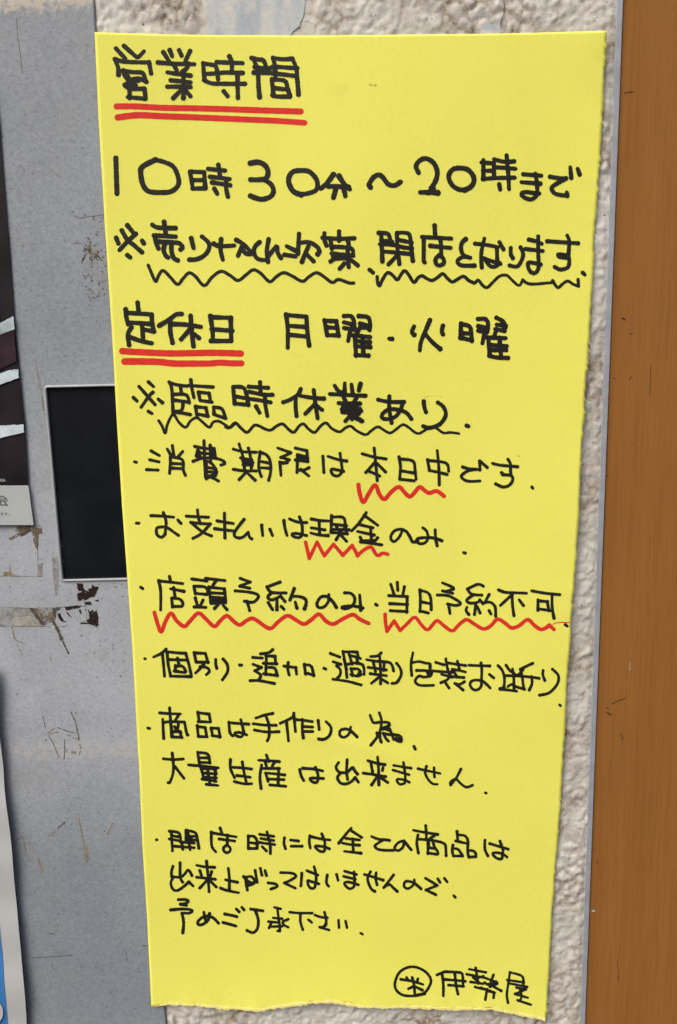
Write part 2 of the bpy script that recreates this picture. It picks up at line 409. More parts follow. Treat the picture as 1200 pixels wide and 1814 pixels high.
quad([(WL, YP, WBm), (WL, YP, WT), (WL, YP + dp, WT), (WL, YP + dp, WBm)]); quad([(WR, YP, WBm), (WR, YP + dp, WBm), (WR, YP + dp, WT), (WR, YP, WT)])
me = bpy.data.meshes.new('panel_sheet'); bm.to_mesh(me); bm.free()
o = link('panel_sheet', me, STEEL, panel); padd(o)
# frame (rounded) + pane
def rrect(x0, x1, z0, z1, r, n=5):
    out = []
    for cx, cz, a0 in ((x1 - r, z1 - r, 0), (x0 + r, z1 - r, 90), (x0 + r, z0 + r, 180), (x1 - r, z0 + r, 270)):
        for k in range(n + 1):
            a_ = math.radians(a0 + 90 * k / n); out.append((cx + r * math.cos(a_), cz + r * math.sin(a_)))
    return out
fw = .0012
outer = rrect(WL - .0003, WR + .0003, WBm - .0003, WT + .0003, .0022); inner = rrect(WL + fw, WR - fw, WBm + fw, WT - fw, .0012)
mid = rrect(WL + .0004, WR - .0004, WBm + .0004, WT - .0004, .0018)
vs, fs = [], []; n = len(outer)
for ring, yy in ((outer, YP - .0001), (mid, YP - .0011), (inner, YP - .0009), (inner, YP + .0016)):
    vs += [(x, yy, z) for x, z in ring]
for k in range(3):
    for i in range(n):
        j = (i + 1) % n; fs.append([k * n + i, (k + 1) * n + i, (k + 1) * n + j, k * n + j])
win = box('window', WL + .0002, WR - .0002, YP + .0012, YP + .0034, WBm + .0002, WT - .0002, PANE, panel); padd(win)
win['label'] = 'black glossy window with thin pale frame'
o = mesh('window_frame', vs, fs, FRAME, win, True)
def flat(a, b): return YP
def px(lst, ox, oy, s): return [(ox + a / s, oy + b / s) for a, b in lst]
def piece(name, pts, ox, oy, s, mat, amp=.5, lift=.00012, seed=1, label=None, step=2.2):
    o = slab(name, rag(px(pts, ox, oy, s), amp, step, seed), YP - lift, lift * .9, mat, panel); padd(o)
    if label: o['label'] = label
    return o
# old tape and glue
piece('tape_residue', [(0, 462), (-400, 460), (-400, 660), (0, 660), (480, 655), (520, 620), (590, 600), (600, 465), (300, 460)], 0, 1000, 6, TAPE, .35, .00010, 2)
piece('tape_residue', [(135, 575), (330, 540), (420, 650), (140, 656)], 0, 1000, 6, TAPE2, .3, .00018, 3)
piece('tape_residue', [(555, -80), (625, -80), (630, 130), (610, 330), (590, 330), (565, 120)], 0, 1000, 6, TAPE, .5, .00006, 4)
piece('tape_residue', [(402, 0), (455, -20), (450, 126), (402, 126)], 0, 1000, 6, TAPE, .4, .00014, 5)
piece('glue_residue', [(305, 460), (400, 462), (470, 560), (520, 500), (560, 520), (590, 560), (560, 600), (500, 590), (470, 640), (440, 642), (390, 570)], 0, 1000, 6, GLUE, .8, .00026, 6)
piece('glue_residue', [(310, 462), (350, 462), (450, 600), (478, 640), (440, 640), (380, 560)], 0, 1000, 6, GLUED, .5, .00034, 16)
piece('glue_residue', [(30, 122), (40, 80), (95, 78), (108, -20), (118, 78), (158, 124)], 0, 1000, 6, OLIVE, .6, .0001, 7)
piece('glue_residue', [(120, 125), (290, 123), (305, 175), (275, 185), (270, 310), (240, 250), (222, 150), (180, 165), (130, 200), (78, 228), (60, 215), (140, 170), (110, 165)], 0, 900, 4, GLUE, .8, .00016, 8)
piece('glue_residue', [(140, 190), (200, 150), (235, 150), (215, 165), (150, 205)], 0, 900, 4, GLUED, .6, .00024, 9)
piece('glue_residue', [(560, 470), (625, 450), (640, 470), (600, 500), (590, 560), (560, 540)], 0, 1000, 6, GLUED, .6, .0003, 10)
# flaked paint
chips = [[(815, 200), (880, 200), (895, 260), (945, 290), (940, 255), (970, 250), (985, 210), (1005, 235), (1050, 235), (1035, 290), (1010, 340), (960, 350), (900, 385), (830, 390), (822, 310), (870, 290), (825, 270)],
 [(935, 470), (960, 500), (985, 480), (1005, 510), (1025, 480), (1045, 540), (1048, 640), (1030, 665), (990, 645), (930, 630), (925, 590), (955, 580)],
 [(690, 450), (780, 440), (860, 435), (905, 400), (970, 395), (975, 430), (900, 430), (830, 465), (700, 490)],
 [(615, 520), (640, 520), (675, 590), (715, 615), (650, 605), (620, 560)], [(700, 505), (720, 510), (765, 560), (735, 550)],
 [(840, 475), (860, 480), (872, 530), (855, 525)], [(855, 615), (930, 618), (930, 632), (855, 630)], [(1010, 378), (1052, 375), (1050, 392), (1015, 392)]]
for i, cpts in enumerate(chips):
    piece('paint_chip', cpts, 0, 1000, 6, RUST, .8 if i < 2 else .45, .00012, 30 + i, step=1.5)
piece('flaked_paint', [(868, 470), (905, 470), (925, 540), (915, 600), (870, 605), (880, 540)], 0, 1000, 6, CHIPRIM, .7, .0003, 50)
piece('flaked_paint', [(860, 400), (885, 365), (895, 400), (905, 430), (875, 445)], 0, 1000, 6, CHIPRIM, .6, .0004, 51)
# scratches
def scr(name, lines, ox, oy, s, mat, jit=.35):
    if name == 'paint_pits':
        o = lay(name, [(px(l, ox, oy, s), wd) for l, wd in lines], flat, .00008, mat, panel, 1.2, jit); padd(o); return o
    for l, wd in lines:
        padd(lay(name, [(px(l, ox, oy, s), wd)], flat, .00008, mat, panel, 1.2, jit))
for _i, (cx_, cy_, w_, h_) in enumerate(((168, 458, 20, 14), (158, 442, 8, 8), (158, 513, 7, 6), (182, 455, 7, 6), (150, 490, 5, 10), (161, 470, 9, 7), (14, 478, 3, 4), (118, 672, 3, 2))):
    _r = random.Random(_i); ang = [k * math.pi / 8 for k in range(16)]
    piece('grime_spot', [(cx_ + w_ / 2 * math.cos(a_) * _r.uniform(.6, 1.2), cy_ + h_ / 2 * math.sin(a_) * _r.uniform(.6, 1.2)) for a_ in ang], 0, 0, 1, GRIT, .5, .00008, 70 + _i, step=2)
# edges of old tape
scr('tape_line', [([(0, 462), (150, 458), (310, 463), (560, 462), (690, 452)], 1.5), ([(0, 124), (160, 126), (440, 127)], 1.2), ([(402, -180), (404, 0), (402, 126)], 1.1), ([(-60, 660), (300, 660), (520, 658)], .9), ([(655, 658), (710, 658)], 1.3), ([(135, 577), (240, 552), (330, 540)], .9)], 0, 1000, 6, GLUE, .5)
scr('scratch', [([(570, 610), (620, 700), (655, 790)], 5.5), ([(650, 770), (690, 860), (730, 945)], 3)], 0, 1000, 6, GLUED)
scr('scratch', [([(95, 600), (128, 575), (130, 680), (160, 790)], 3), ([(165, 800), (215, 820), (260, 840)], 2), ([(185, 850), (215, 910), (240, 960)], 1.4)], 0, 1000, 6, OLIVE)
scr('scratch', [([(530, 980), (548, 1025)], 2)], 0, 1000, 6, OLIVE)
scr('scratch', [([(120, 130), (125, 250), (140, 350), (150, 430), (160, 520)], 1.3), ([(530, 1530), (570, 1545), (620, 1535), (680, 1530), (740, 1520)], 1.6), ([(510, 1725), (575, 1722)], 1.3)], 0, 0, 4, SCRA)
scr('scuff', [([(600, 1780), (640, 1730), (655, 1790), (700, 1775)], 3), ([(640, 1790), (690, 1790)], 4)], 0, 0, 4, OLIVE, .6)
scr('scuff', [([(345, 1190), (380, 1215), (420, 1250)], 4), ([(75, 1685), (130, 1700), (180, 1755)], 4)], 0, 0, 4, TAPE, .6)
scr('scratch', [([(250, 735), (262, 810), (275, 880)], 1.5), ([(270, 880), (285, 950), (300, 1030), (318, 1110)], 1.2), ([(282, 880), (300, 1000), (310, 1060)], 1.2), ([(296, 1030), (308, 1105)], 1.6)], 0, 450, 4, OLIVE)
scr('scratch', [([(160, 390), (210, 590)], 1.6), ([(270, 730), (350, 880), (450, 1120)], 1.6), ([(660, 320), (740, 480), (800, 780)], 2.4), ([(430, 590), (520, 625), (600, 655), (715, 685)], 2.0), ([(545, 820), (552, 960), (540, 1140)], 2)], 60, 1230, 10, SCRA)
scr('scuff', [([(255, 690), (350, 612)], 3), ([(300, 712), (370, 675), (440, 668)], 2), ([(700, 770), (815, 810)], 2.4), ([(600, 970), (582, 1030)], 2.4), ([(690, 1030), (730, 1030)], 5), ([(820, 885), (835, 950)], 3), ([(832, 1000), (802, 1065)], 1.8), ([(600, 720), (650, 740)], 2)], 60, 1230, 10, OLIVE)
scr('scratch', [([(355, 400), (395, 365)], 3), ([(190, 1188), (300, 1184), (440, 1173)], 1.6), ([(765, 1155), (775, 1210)], 1.2), ([(870, 1115), (888, 1117)], 2.2), ([(300, 1042), (330, 1044)], 2)], 0, 1350, 3.4286, SCRA)
scr('scuff', [([(480, 345), (500, 440), (520, 540)], 2.6), ([(520, 520), (530, 600)], 7), ([(233, 590), (260, 660)], 4), ([(100, 475), (138, 450), (150, 500), (160, 550)], 2), ([(685, 375), (655, 435)], 2.5), ([(300, 450), (340, 420)], 1.8)], 0, 1350, 3.4286, OLIVE)
scr('scratch', [([(548, 740), (548, 770), (540, 790), (520, 812), (500, 850)], 3.2), ([(512, 775), (540, 792), (598, 798)], 2.6), ([(545, 800), (590, 818), (618, 850)], 2.4), ([(555, 800), (560, 850)], 1.5)], 0, 213, 3.417, GLUED, .6)
# pits in the paint
pit = []
rr = random.Random(4)
for _ in range(170):
    zone = rr.choice(((150, 195, 380, 470, 1), (150, 190, 470, 540, 1), (100, 228, 1025, 1200, 0), (5, 120, 950, 1110, 0), (10, 180, 20, 680, 0), (30, 240, 1200, 1750, 0)))
    a_, b_ = rr.uniform(zone[0], zone[1]), rr.uniform(zone[2], zone[3])
    pit.append(([(a_, b_), (a_ + rr.uniform(-1.6, 1.6), b_ + rr.uniform(.4, 2.2))], rr.uniform(.9, 1.7 + zone[4])))
scr('paint_pits', pit, 0, 0, 1, SCRA)['kind'] = 'stuff'

# ------------------------------------------------------------------ trim and wooden door leaf
trim = box('door_trim', XT - .0002, XW, -.0014, .05, ZB, ZT, TRIM, None, .0006)
tag(trim, 'narrow blue grey aluminium trim between stucco and brown wood', 'trim')
seal = box('joint_strip', XW, XW + .0006, .0012, .05, ZB, ZT, SEAL, trim)
door = box('wooden_board', XW + .0006, XW + .42, .0006, .05, ZB, ZT, WOOD, None, .0008)
tag(door, 'brown wooden board with fine vertical grain at the right edge', 'board')
YD = .0006
def dflat(a, b): return YD
for _s in [([(1076, 1262), (1083, 1267)], 2.5), ([(1075, 1253), (1079, 1256)], 1.5), ([(1085, 1247), (1092, 1243), (1108, 1237)], 1.4), ([(1100, 1300), (1104, 1310)], 1.4)]: lay('dent', [_s], dflat, .0001, RUST, door, 1.2, .5)
for _s in [([(1103, 564), (1107, 566)], 3), ([(1117, 592), (1123, 589)], 2), ([(1058, 1527), (1059, 1528)], 2), ([(1048, 1440), (1051, 1441)], 2), ([(1088, 670), (1090, 671)], 2), ([(1120, 667), (1115, 672)], 1.2), ([(1070, 843), (1078, 842)], 1.6), ([(1153, 650), (1151, 700)], .9), ([(1094, 1700), (1096, 1740)], .9), ([(1106, 165), (1122, 162)], 1.6)]: lay('dent', [_s], dflat, .0001, RUST, door, 1.2, .5)
lay('paint_fleck', [([(1050, 1613.5), (1053, 1614)], 3.8)], dflat, .0002, CHIPRIM, door, 1.2, .2)
lay('scratch', [([(1117, 1173), (1116, 1188)], .9)], dflat, .0001, CHIPRIM, door, 1.2, .2)

# ------------------------------------------------------------------ posters at the left edge
def curve(tab, v): return float(np.interp(v, [q[0] for q in tab], [q[1] for q in tab]))
def sheet_grid(name, x_of_z, xl, p0, p1, y_of, mat, parent, nv=90, nu=40, th=.0003):
    """hanging sheet: right rim given as px(py); left rim at world xl"""
    VS, FS = [], []
    for k in range(2):
        for i in range(nv + 1):
            py_ = p0 + (p1 - p0) * i / nv; pxr = x_of_z(py_)
            base = P(pxr, py_, y_of(1.0, py_)); 
            for j in range(nu + 1):
                u_ = j / nu; u2 = 1 - (1 - u_) ** 1.5 if False else u_
                yy = y_of(u2, py_)
                VS.append((xl + (base.x - xl) * u2, yy + (th if k else 0), base.z))
    n_ = (nv + 1) * (nu + 1)
    for k in range(2):
        for i in range(nv):
            for j in range(nu):
                q = [k * n_ + i * (nu + 1) + j, k * n_ + (i + 1) * (nu + 1) + j, k * n_ + (i + 1) * (nu + 1) + j + 1, k * n_ + i * (nu + 1) + j + 1]
                FS.append(q if k == 0 else q[::-1])
    rim = [i * (nu + 1) + nu for i in range(nv + 1)]
    for a_, b_ in zip(rim, rim[1:]): FS.append([a_, b_, b_ + n_, a_ + n_])
    top = list(range(nu + 1)); bot = [nv * (nu + 1) + j for j in range(nu + 1)]
    for a_, b_ in zip(top, top[1:]): FS.append([a_, a_ + n_, b_ + n_, b_][::-1])
    for a_, b_ in zip(bot, bot[1:]): FS.append([a_, a_ + n_, b_ + n_, b_])
    return mesh(name, VS, FS, mat, parent, False)
e1 = [(-120, -33), (228, 0), (300, 5), (450, 17.5), (560, 25), (655, 34), (755, 44), (860, 50)]
XP = -.46
YQ = -.0042
p1 = bpy.data.objects.new('photo_poster', None); COL.objects.link(p1)
tag(p1, 'dark glossy photo poster with pale blue bands and white caption at the left edge', 'poster')
yq = lambda u, py: YQ - .0006 * max(0, (py - 500) / 400) * u
sheet_grid('photo_print', lambda v: curve(e1, v), XP, -120, 861, yq, POSTER, p1)
ycap = YQ - .0012
def strip(name, pts, y, mat, parent, amp=.2, seed=1):
    return slab(name, rag(pts, amp, 3, seed), y, .0002, mat, parent)
strip('printed_band', [(-90, 590), (0, 572.5), (24, 560), (25.7, 583), (0, 593), (-90, 620)], ycap, BAND, p1, .5, 1)
strip('printed_band', [(-90, 700), (0, 662), (15, 656), (32.5, 654), (33.7, 669), (0, 682), (-90, 725)], ycap, BAND, p1, .6, 2)
strip('printed_band', [(-90, 760), (0, 754), (42, 752), (43, 766), (0, 776), (-90, 790)], ycap, BAND, p1, .5, 3)
strip('maroon_area', [(-90, 625), (0, 594), (25, 584), (30, 640), (0, 655), (-90, 690)], ycap + .00025, PHOTO2, p1, 1.0, 4)
strip('caption_strip', [(-330, 861), (50.5, 860), (59.8, 930), (-330, 931)], ycap, CAPT, p1, .12, 5)
cap = lambda a, b: ycap
Z1 = lambda l: px(l, 0, 840, 18.13)
lay('caption_text', [(Z1([(0, 735), (60, 695), (235, 805)]), 1.8), (Z1([(-120, 800), (-60, 760), (0, 735)]), 1.8), (Z1([(-10, 800), (180, 800)]), 1.5), (Z1([(-110, 862), (245, 860)]), 1.7), (Z1([(30, 870), (5, 985), (225, 992)]), 1.7), (Z1([(150, 890), (240, 1000)]), 1.8)], cap, .00005, PRINT, p1, .8, .02)
lay('small_text', [(Z1([(40, 1250), (100, 1250)]), .9), (Z1([(40, 1275), (100, 1275)]), .9), (Z1([(70, 1235), (70, 1310)]), .9), (Z1([(50, 1315), (95, 1315)]), 1.1), (Z1([(155, 1255), (240, 1255)]), .9), (Z1([(205, 1240), (205, 1290), (190, 1325)]), 1), (Z1([(180, 1285), (210, 1295)]), .9), (Z1([(300, 1310), (312, 1310)]), 1.4), (Z1([(-60, 1260), (0, 1260)]), .9)], cap, .00005, PRINTG, p1, .6, .02)
lay('photo_credit', [(Z1([(30, 155), (30, 232), (70, 232), (92, 215), (92, 175), (70, 155), (30, 155)]), .9), (Z1([(105, 235), (140, 150), (175, 238)]), .9), (Z1([(118, 210), (162, 210)]), .8), (Z1([(-60, 165), (-15, 155), (10, 175), (10, 215), (-15, 235), (-60, 225)]), .9)], lambda a, b: YQ - .0008, .0002, PRINTW, p1, .6, .02)

e2 = [(1180, -9), (1312, 0), (1361, 6), (1400, 9), (1443, 13.7), (1470, 17), (1519.5, 22.5), (1560, 26), (1596, 29), (1640, 32.5), (1687, 38), (1740, 42), (1797, 46.5), (1900, 53)]
p2 = bpy.data.objects.new('paper_poster', None); COL.objects.link(p2)
tag(p2, 'creased white poster with blue print standing off the steel at the lower left', 'poster')
def y2(u, py): return -.0052 - .0032 * u ** 2 + .0006 * math.sin(py / 41.0) * u + .0004 * math.sin(py / 17.0 + 2) * u
sheet_grid('poster_sheet', lambda v: curve(e2, v) + .5 * math.sin(v / 23.0), XP, 1180, 1900, y2, SHEET, p2, 160, 40)
# blue print lies on the sheet
VS, FS = [], []
eb_ = [(1560, -8), (1641, 0), (1703, 6), (1760, 10.5), (1810, 13.8), (1900, 20)]
for i in range(60):
    py_ = 1560 + 340 * i / 59; xr_ = P(curve(eb_, py_), py_, -.0080).x; zz = P(0, py_, -.0080).z
    for j in range(21):
        x_ = XP + .02 + (xr_ - XP - .02) * j / 20
        xrim = P(curve(e2, py_), py_, -.0080).x
        u_ = (x_ - XP) / (xrim - XP); VS.append((x_, y2(u_, py_) - .0003, zz))
for i in range(59):
    for j in range(20):
        FS.append([i * 21 + j, (i + 1) * 21 + j, (i + 1) * 21 + j + 1, i * 21 + j + 1])
mesh('blue_print', VS, FS, BLUEP, p2)
lay('printed_letter', [([(-20, 1765), (-4, 1776), (2, 1788), (2, 1800), (-6, 1812)], 7)], lambda a, b: -.0091, .0001, SHEET, p2, 1, .02)

# ------------------------------------------------------------------ the yellow paper
LT = [(57, 168), (212, 175), (312, 181), (400, 186), (450, 189.5), (612, 200), (750, 207.5), (895, 216.5), (1025, 226), (1150, 235), (1325, 244.5), (1350, 246.5), (1496, 252.5), (1627, 261), (1784.5, 268.5)]
RT = [(54, 1075.5), (87, 1074), (149, 1070), (198, 1068), (273, 1064), (347, 1059), (422, 1053), (483, 1051.5), (565, 1046), (620, 1043.4), (676, 1038), (745, 1035), (813, 1030), (882, 1027), (1000, 1020.5), (1062, 1015), (1136, 1010.8), (1211, 1005), (1285, 1002), (1360, 997), (1434, 993), (1491, 988.5), (1560, 983), (1640, 977.5), (1719, 973.5), (1806, 967.5)]
TPx = [(168, 57), (300, 61), (400, 62.5), (560, 63), (700, 61.5), (850, 60), (950, 58), (1050, 55.2), (1076, 54.5)]
BTx = [(268, 1784), (298, 1779), (330, 1780), (362, 1782), (390, 1786), (430, 1787), (460, 1790), (480, 1786), (500, 1783.5), (530, 1779), (560, 1776), (590, 1775), (615, 1779), (640, 1783.5), (678, 1785.5), (713, 1784), (760, 1786), (805, 1787.6), (870, 1787.6), (908, 1795), (940, 1801), (968, 1807)]
def paper_y(px_, py_):
    a_ = (px_ - 620) / 450.0; v_ = (py_ - 57) / 1740.0
    y = -.0050
    y -= .0014 * math.sin(px_ * .0095 + 1.0) * math.sin(py_ * .0042 + .6)
    y -= .0006 * math.sin(px_ * .013 - py_ * .006)
    er = max(0, 1 - (1075.5 - .0616 * (py_ - 54) - px_) / 70.0)
    y -= er * er * .00008 * (math.sin(py_ * .045 + 2 * math.sin(py_ * .011)) + .6 * math.sin(py_ * .13 + 3 * math.sin(py_ * .017)) + 1)
    eb = max(0, 1 - (1785 - py_) / 60.0); y -= eb * eb * .00016 * (math.sin(px_ * .06) + .8 * math.sin(px_ * .155 + .7))
    y -= .0006 * max(0, a_) ** 3                          # right side lifts a little
    y -= .0016 * max(0, (v_ - .93) / .07) ** 2            # torn foot curls forward
    y -= .0022 * max(0, 1 - math.hypot(px_ - 1076, py_ - 54) / 130.0) ** 2
    for x0_, y0_, x1_, y1_, am, wd in ((560, 70, 600, 150, .00035, 14), (640, 300, 650, 1780, .00022, 40), (540, 1300, 720, 1345, .00025, 14), (900, 60, 940, 500, .0003, 30)):
        dx, dy = x1_ - x0_, y1_ - y0_; tt = max(0, min(1, ((px_ - x0_) * dx + (py_ - y0_) * dy) / (dx * dx + dy * dy)))
        dd = math.hypot(px_ - x0_ - tt * dx, py_ - y0_ - tt * dy); y -= am * math.exp(-(dd / wd) ** 2)
    return min(y, -.0036)
notice = bpy.data.objects.new('paper_notice', None); COL.objects.link(notice); notice.location = (0, 0, 0)
tag(notice, 'tall yellow paper notice with black Japanese handwriting and red underlines', 'notice')
NU, NV = 150, 420
r = random.Random(21)
jr = []; jb = []
s1 = 0
for i in range(NV + 1): s1 = s1 * .3 + r.uniform(-1, 1) * 1.15; jr.append(s1 + (r.random() < .05) * r.uniform(1.5, 4.5))
s1 = 0
for j in range(NU + 1): s1 = s1 * .5 + r.uniform(-1, 1) * 1.1; jb.append(s1)
VS, FS = [], []
def edge_pt(u_, v_, i, j):
    xt = 168 + u_ * (1075.5 - 168); yt = curve(TPx, xt)
    xb = 268.5 + u_ * (967.8 - 268.5); yb = curve(BTx, xb) + (jb[j] if u_ > .04 else jb[j] * .15)
    py_ = yt + (yb - yt) * v_
    xl_ = curve(LT, py_); xr_ = curve(RT, py_) + (jr[i] if u_ == 1 else 0) * (1 if i > 3 else .2)
    return xl_ + (xr_ - xl_) * u_, py_
for k in range(2):
    for i in range(NV + 1):
        for j in range(NU + 1):
            a_, b_ = edge_pt(j / NU, i / NV, i, j); yy = paper_y(a_, b_)
            q = P(a_, b_, yy)
            if k: q = q + Vector((0, .00013, 0))
            VS.append(q)
n_ = (NV + 1) * (NU + 1); W1 = NU + 1
for i in range(NV):
    for j in range(NU):
        q = [i * W1 + j, (i + 1) * W1 + j, (i + 1) * W1 + j + 1, i * W1 + j + 1]
        FS.append(q); FS.append([x + n_ for x in q][::-1])
for i in range(NV):
    a_, b_ = i * W1, (i + 1) * W1; FS.append([a_, a_ + n_, b_ + n_, b_]); a_, b_ = a_ + NU, b_ + NU; FS.append([a_, b_, b_ + n_, a_ + n_])
for j in range(NU):
    a_, b_ = j, j + 1; FS.append([a_, b_, b_ + n_, a_ + n_]); a_, b_ = NV * W1 + j, NV * W1 + j + 1; FS.append([a_, a_ + n_, b_ + n_, b_])
mesh('paper_sheet', VS, FS, PAPER, notice, True)
# torn fibrous lower rim
VS, FS = [], []; nx = 330; s1 = s2 = 0
for i in range(nx):
    x_ = 272 + (966 - 272) * i / (nx - 1); yb = curve(BTx, x_)
    s1 = s1 * .7 + r.uniform(-1, 1) * 1.1; s2 = s2 * .6 + r.uniform(-1, 1) * 1.2
    k = min(1, (x_ - 272) / 30)
    rows = [(yb - (3.2 + s1) * k - .3, -.00006), (yb - 1.2, -.0002 - .00008 * s2), (yb + (2.2 + s2) * k, -.0001), (yb + (1.2 + s2) * k, .0003)]
    for py_, dy in rows: VS.append(P(x_, py_, paper_y(x_, py_) + dy))
for i in range(nx - 1):
    for k in range(3): FS.append([i * 4 + k, i * 4 + k + 1, (i + 1) * 4 + k + 1, (i + 1) * 4 + k])
mesh('torn_edge', VS, FS, TORN, notice)['label'] = 'ragged pale torn lower edge'
SMUDGE = plain('faint_pencil_smudge', (.50, .49, .10), .8, .2, 300, 0); broken(SMUDGE, 500, .40, .75)
o = lay('smudge', [([(655, 150), (660, 152.5), (666, 151)], 4.5)], paper_y, .00004, SMUDGE, notice, 1.2, .3)
lay('smudge', [([(752, 704), (765, 701), (782, 703)], 1.6)], paper_y, .00004, SMUDGE, notice, 1.2, .3)
lay('smudge', [([(918, 807), (921, 809)], 2.2)], paper_y, .00004, SMUDGE, notice, 1.2, .3)
# loose fibres of the rough right edge
for a_, b_, c_, d_ in ((1052, 414, 3, 7), (1042, 604, 4, 10), (1040, 615, 3, 8), (1040, 628, 2, 8), (1035, 705, 2, 5), (1014, 1070, 3, 5), (1006, 1155, 2, 5), (994, 1415, 2, 4), (1073, 105, 2, 4)):
    lay('loose_fibre', [([(a_, b_), (a_ + c_, b_ + d_ * .4), (a_ + c_ + 2, b_ + d_)], .9)], lambda p_, q_: paper_y(1040, q_), .0001, TORN, notice, 1.2, .1)

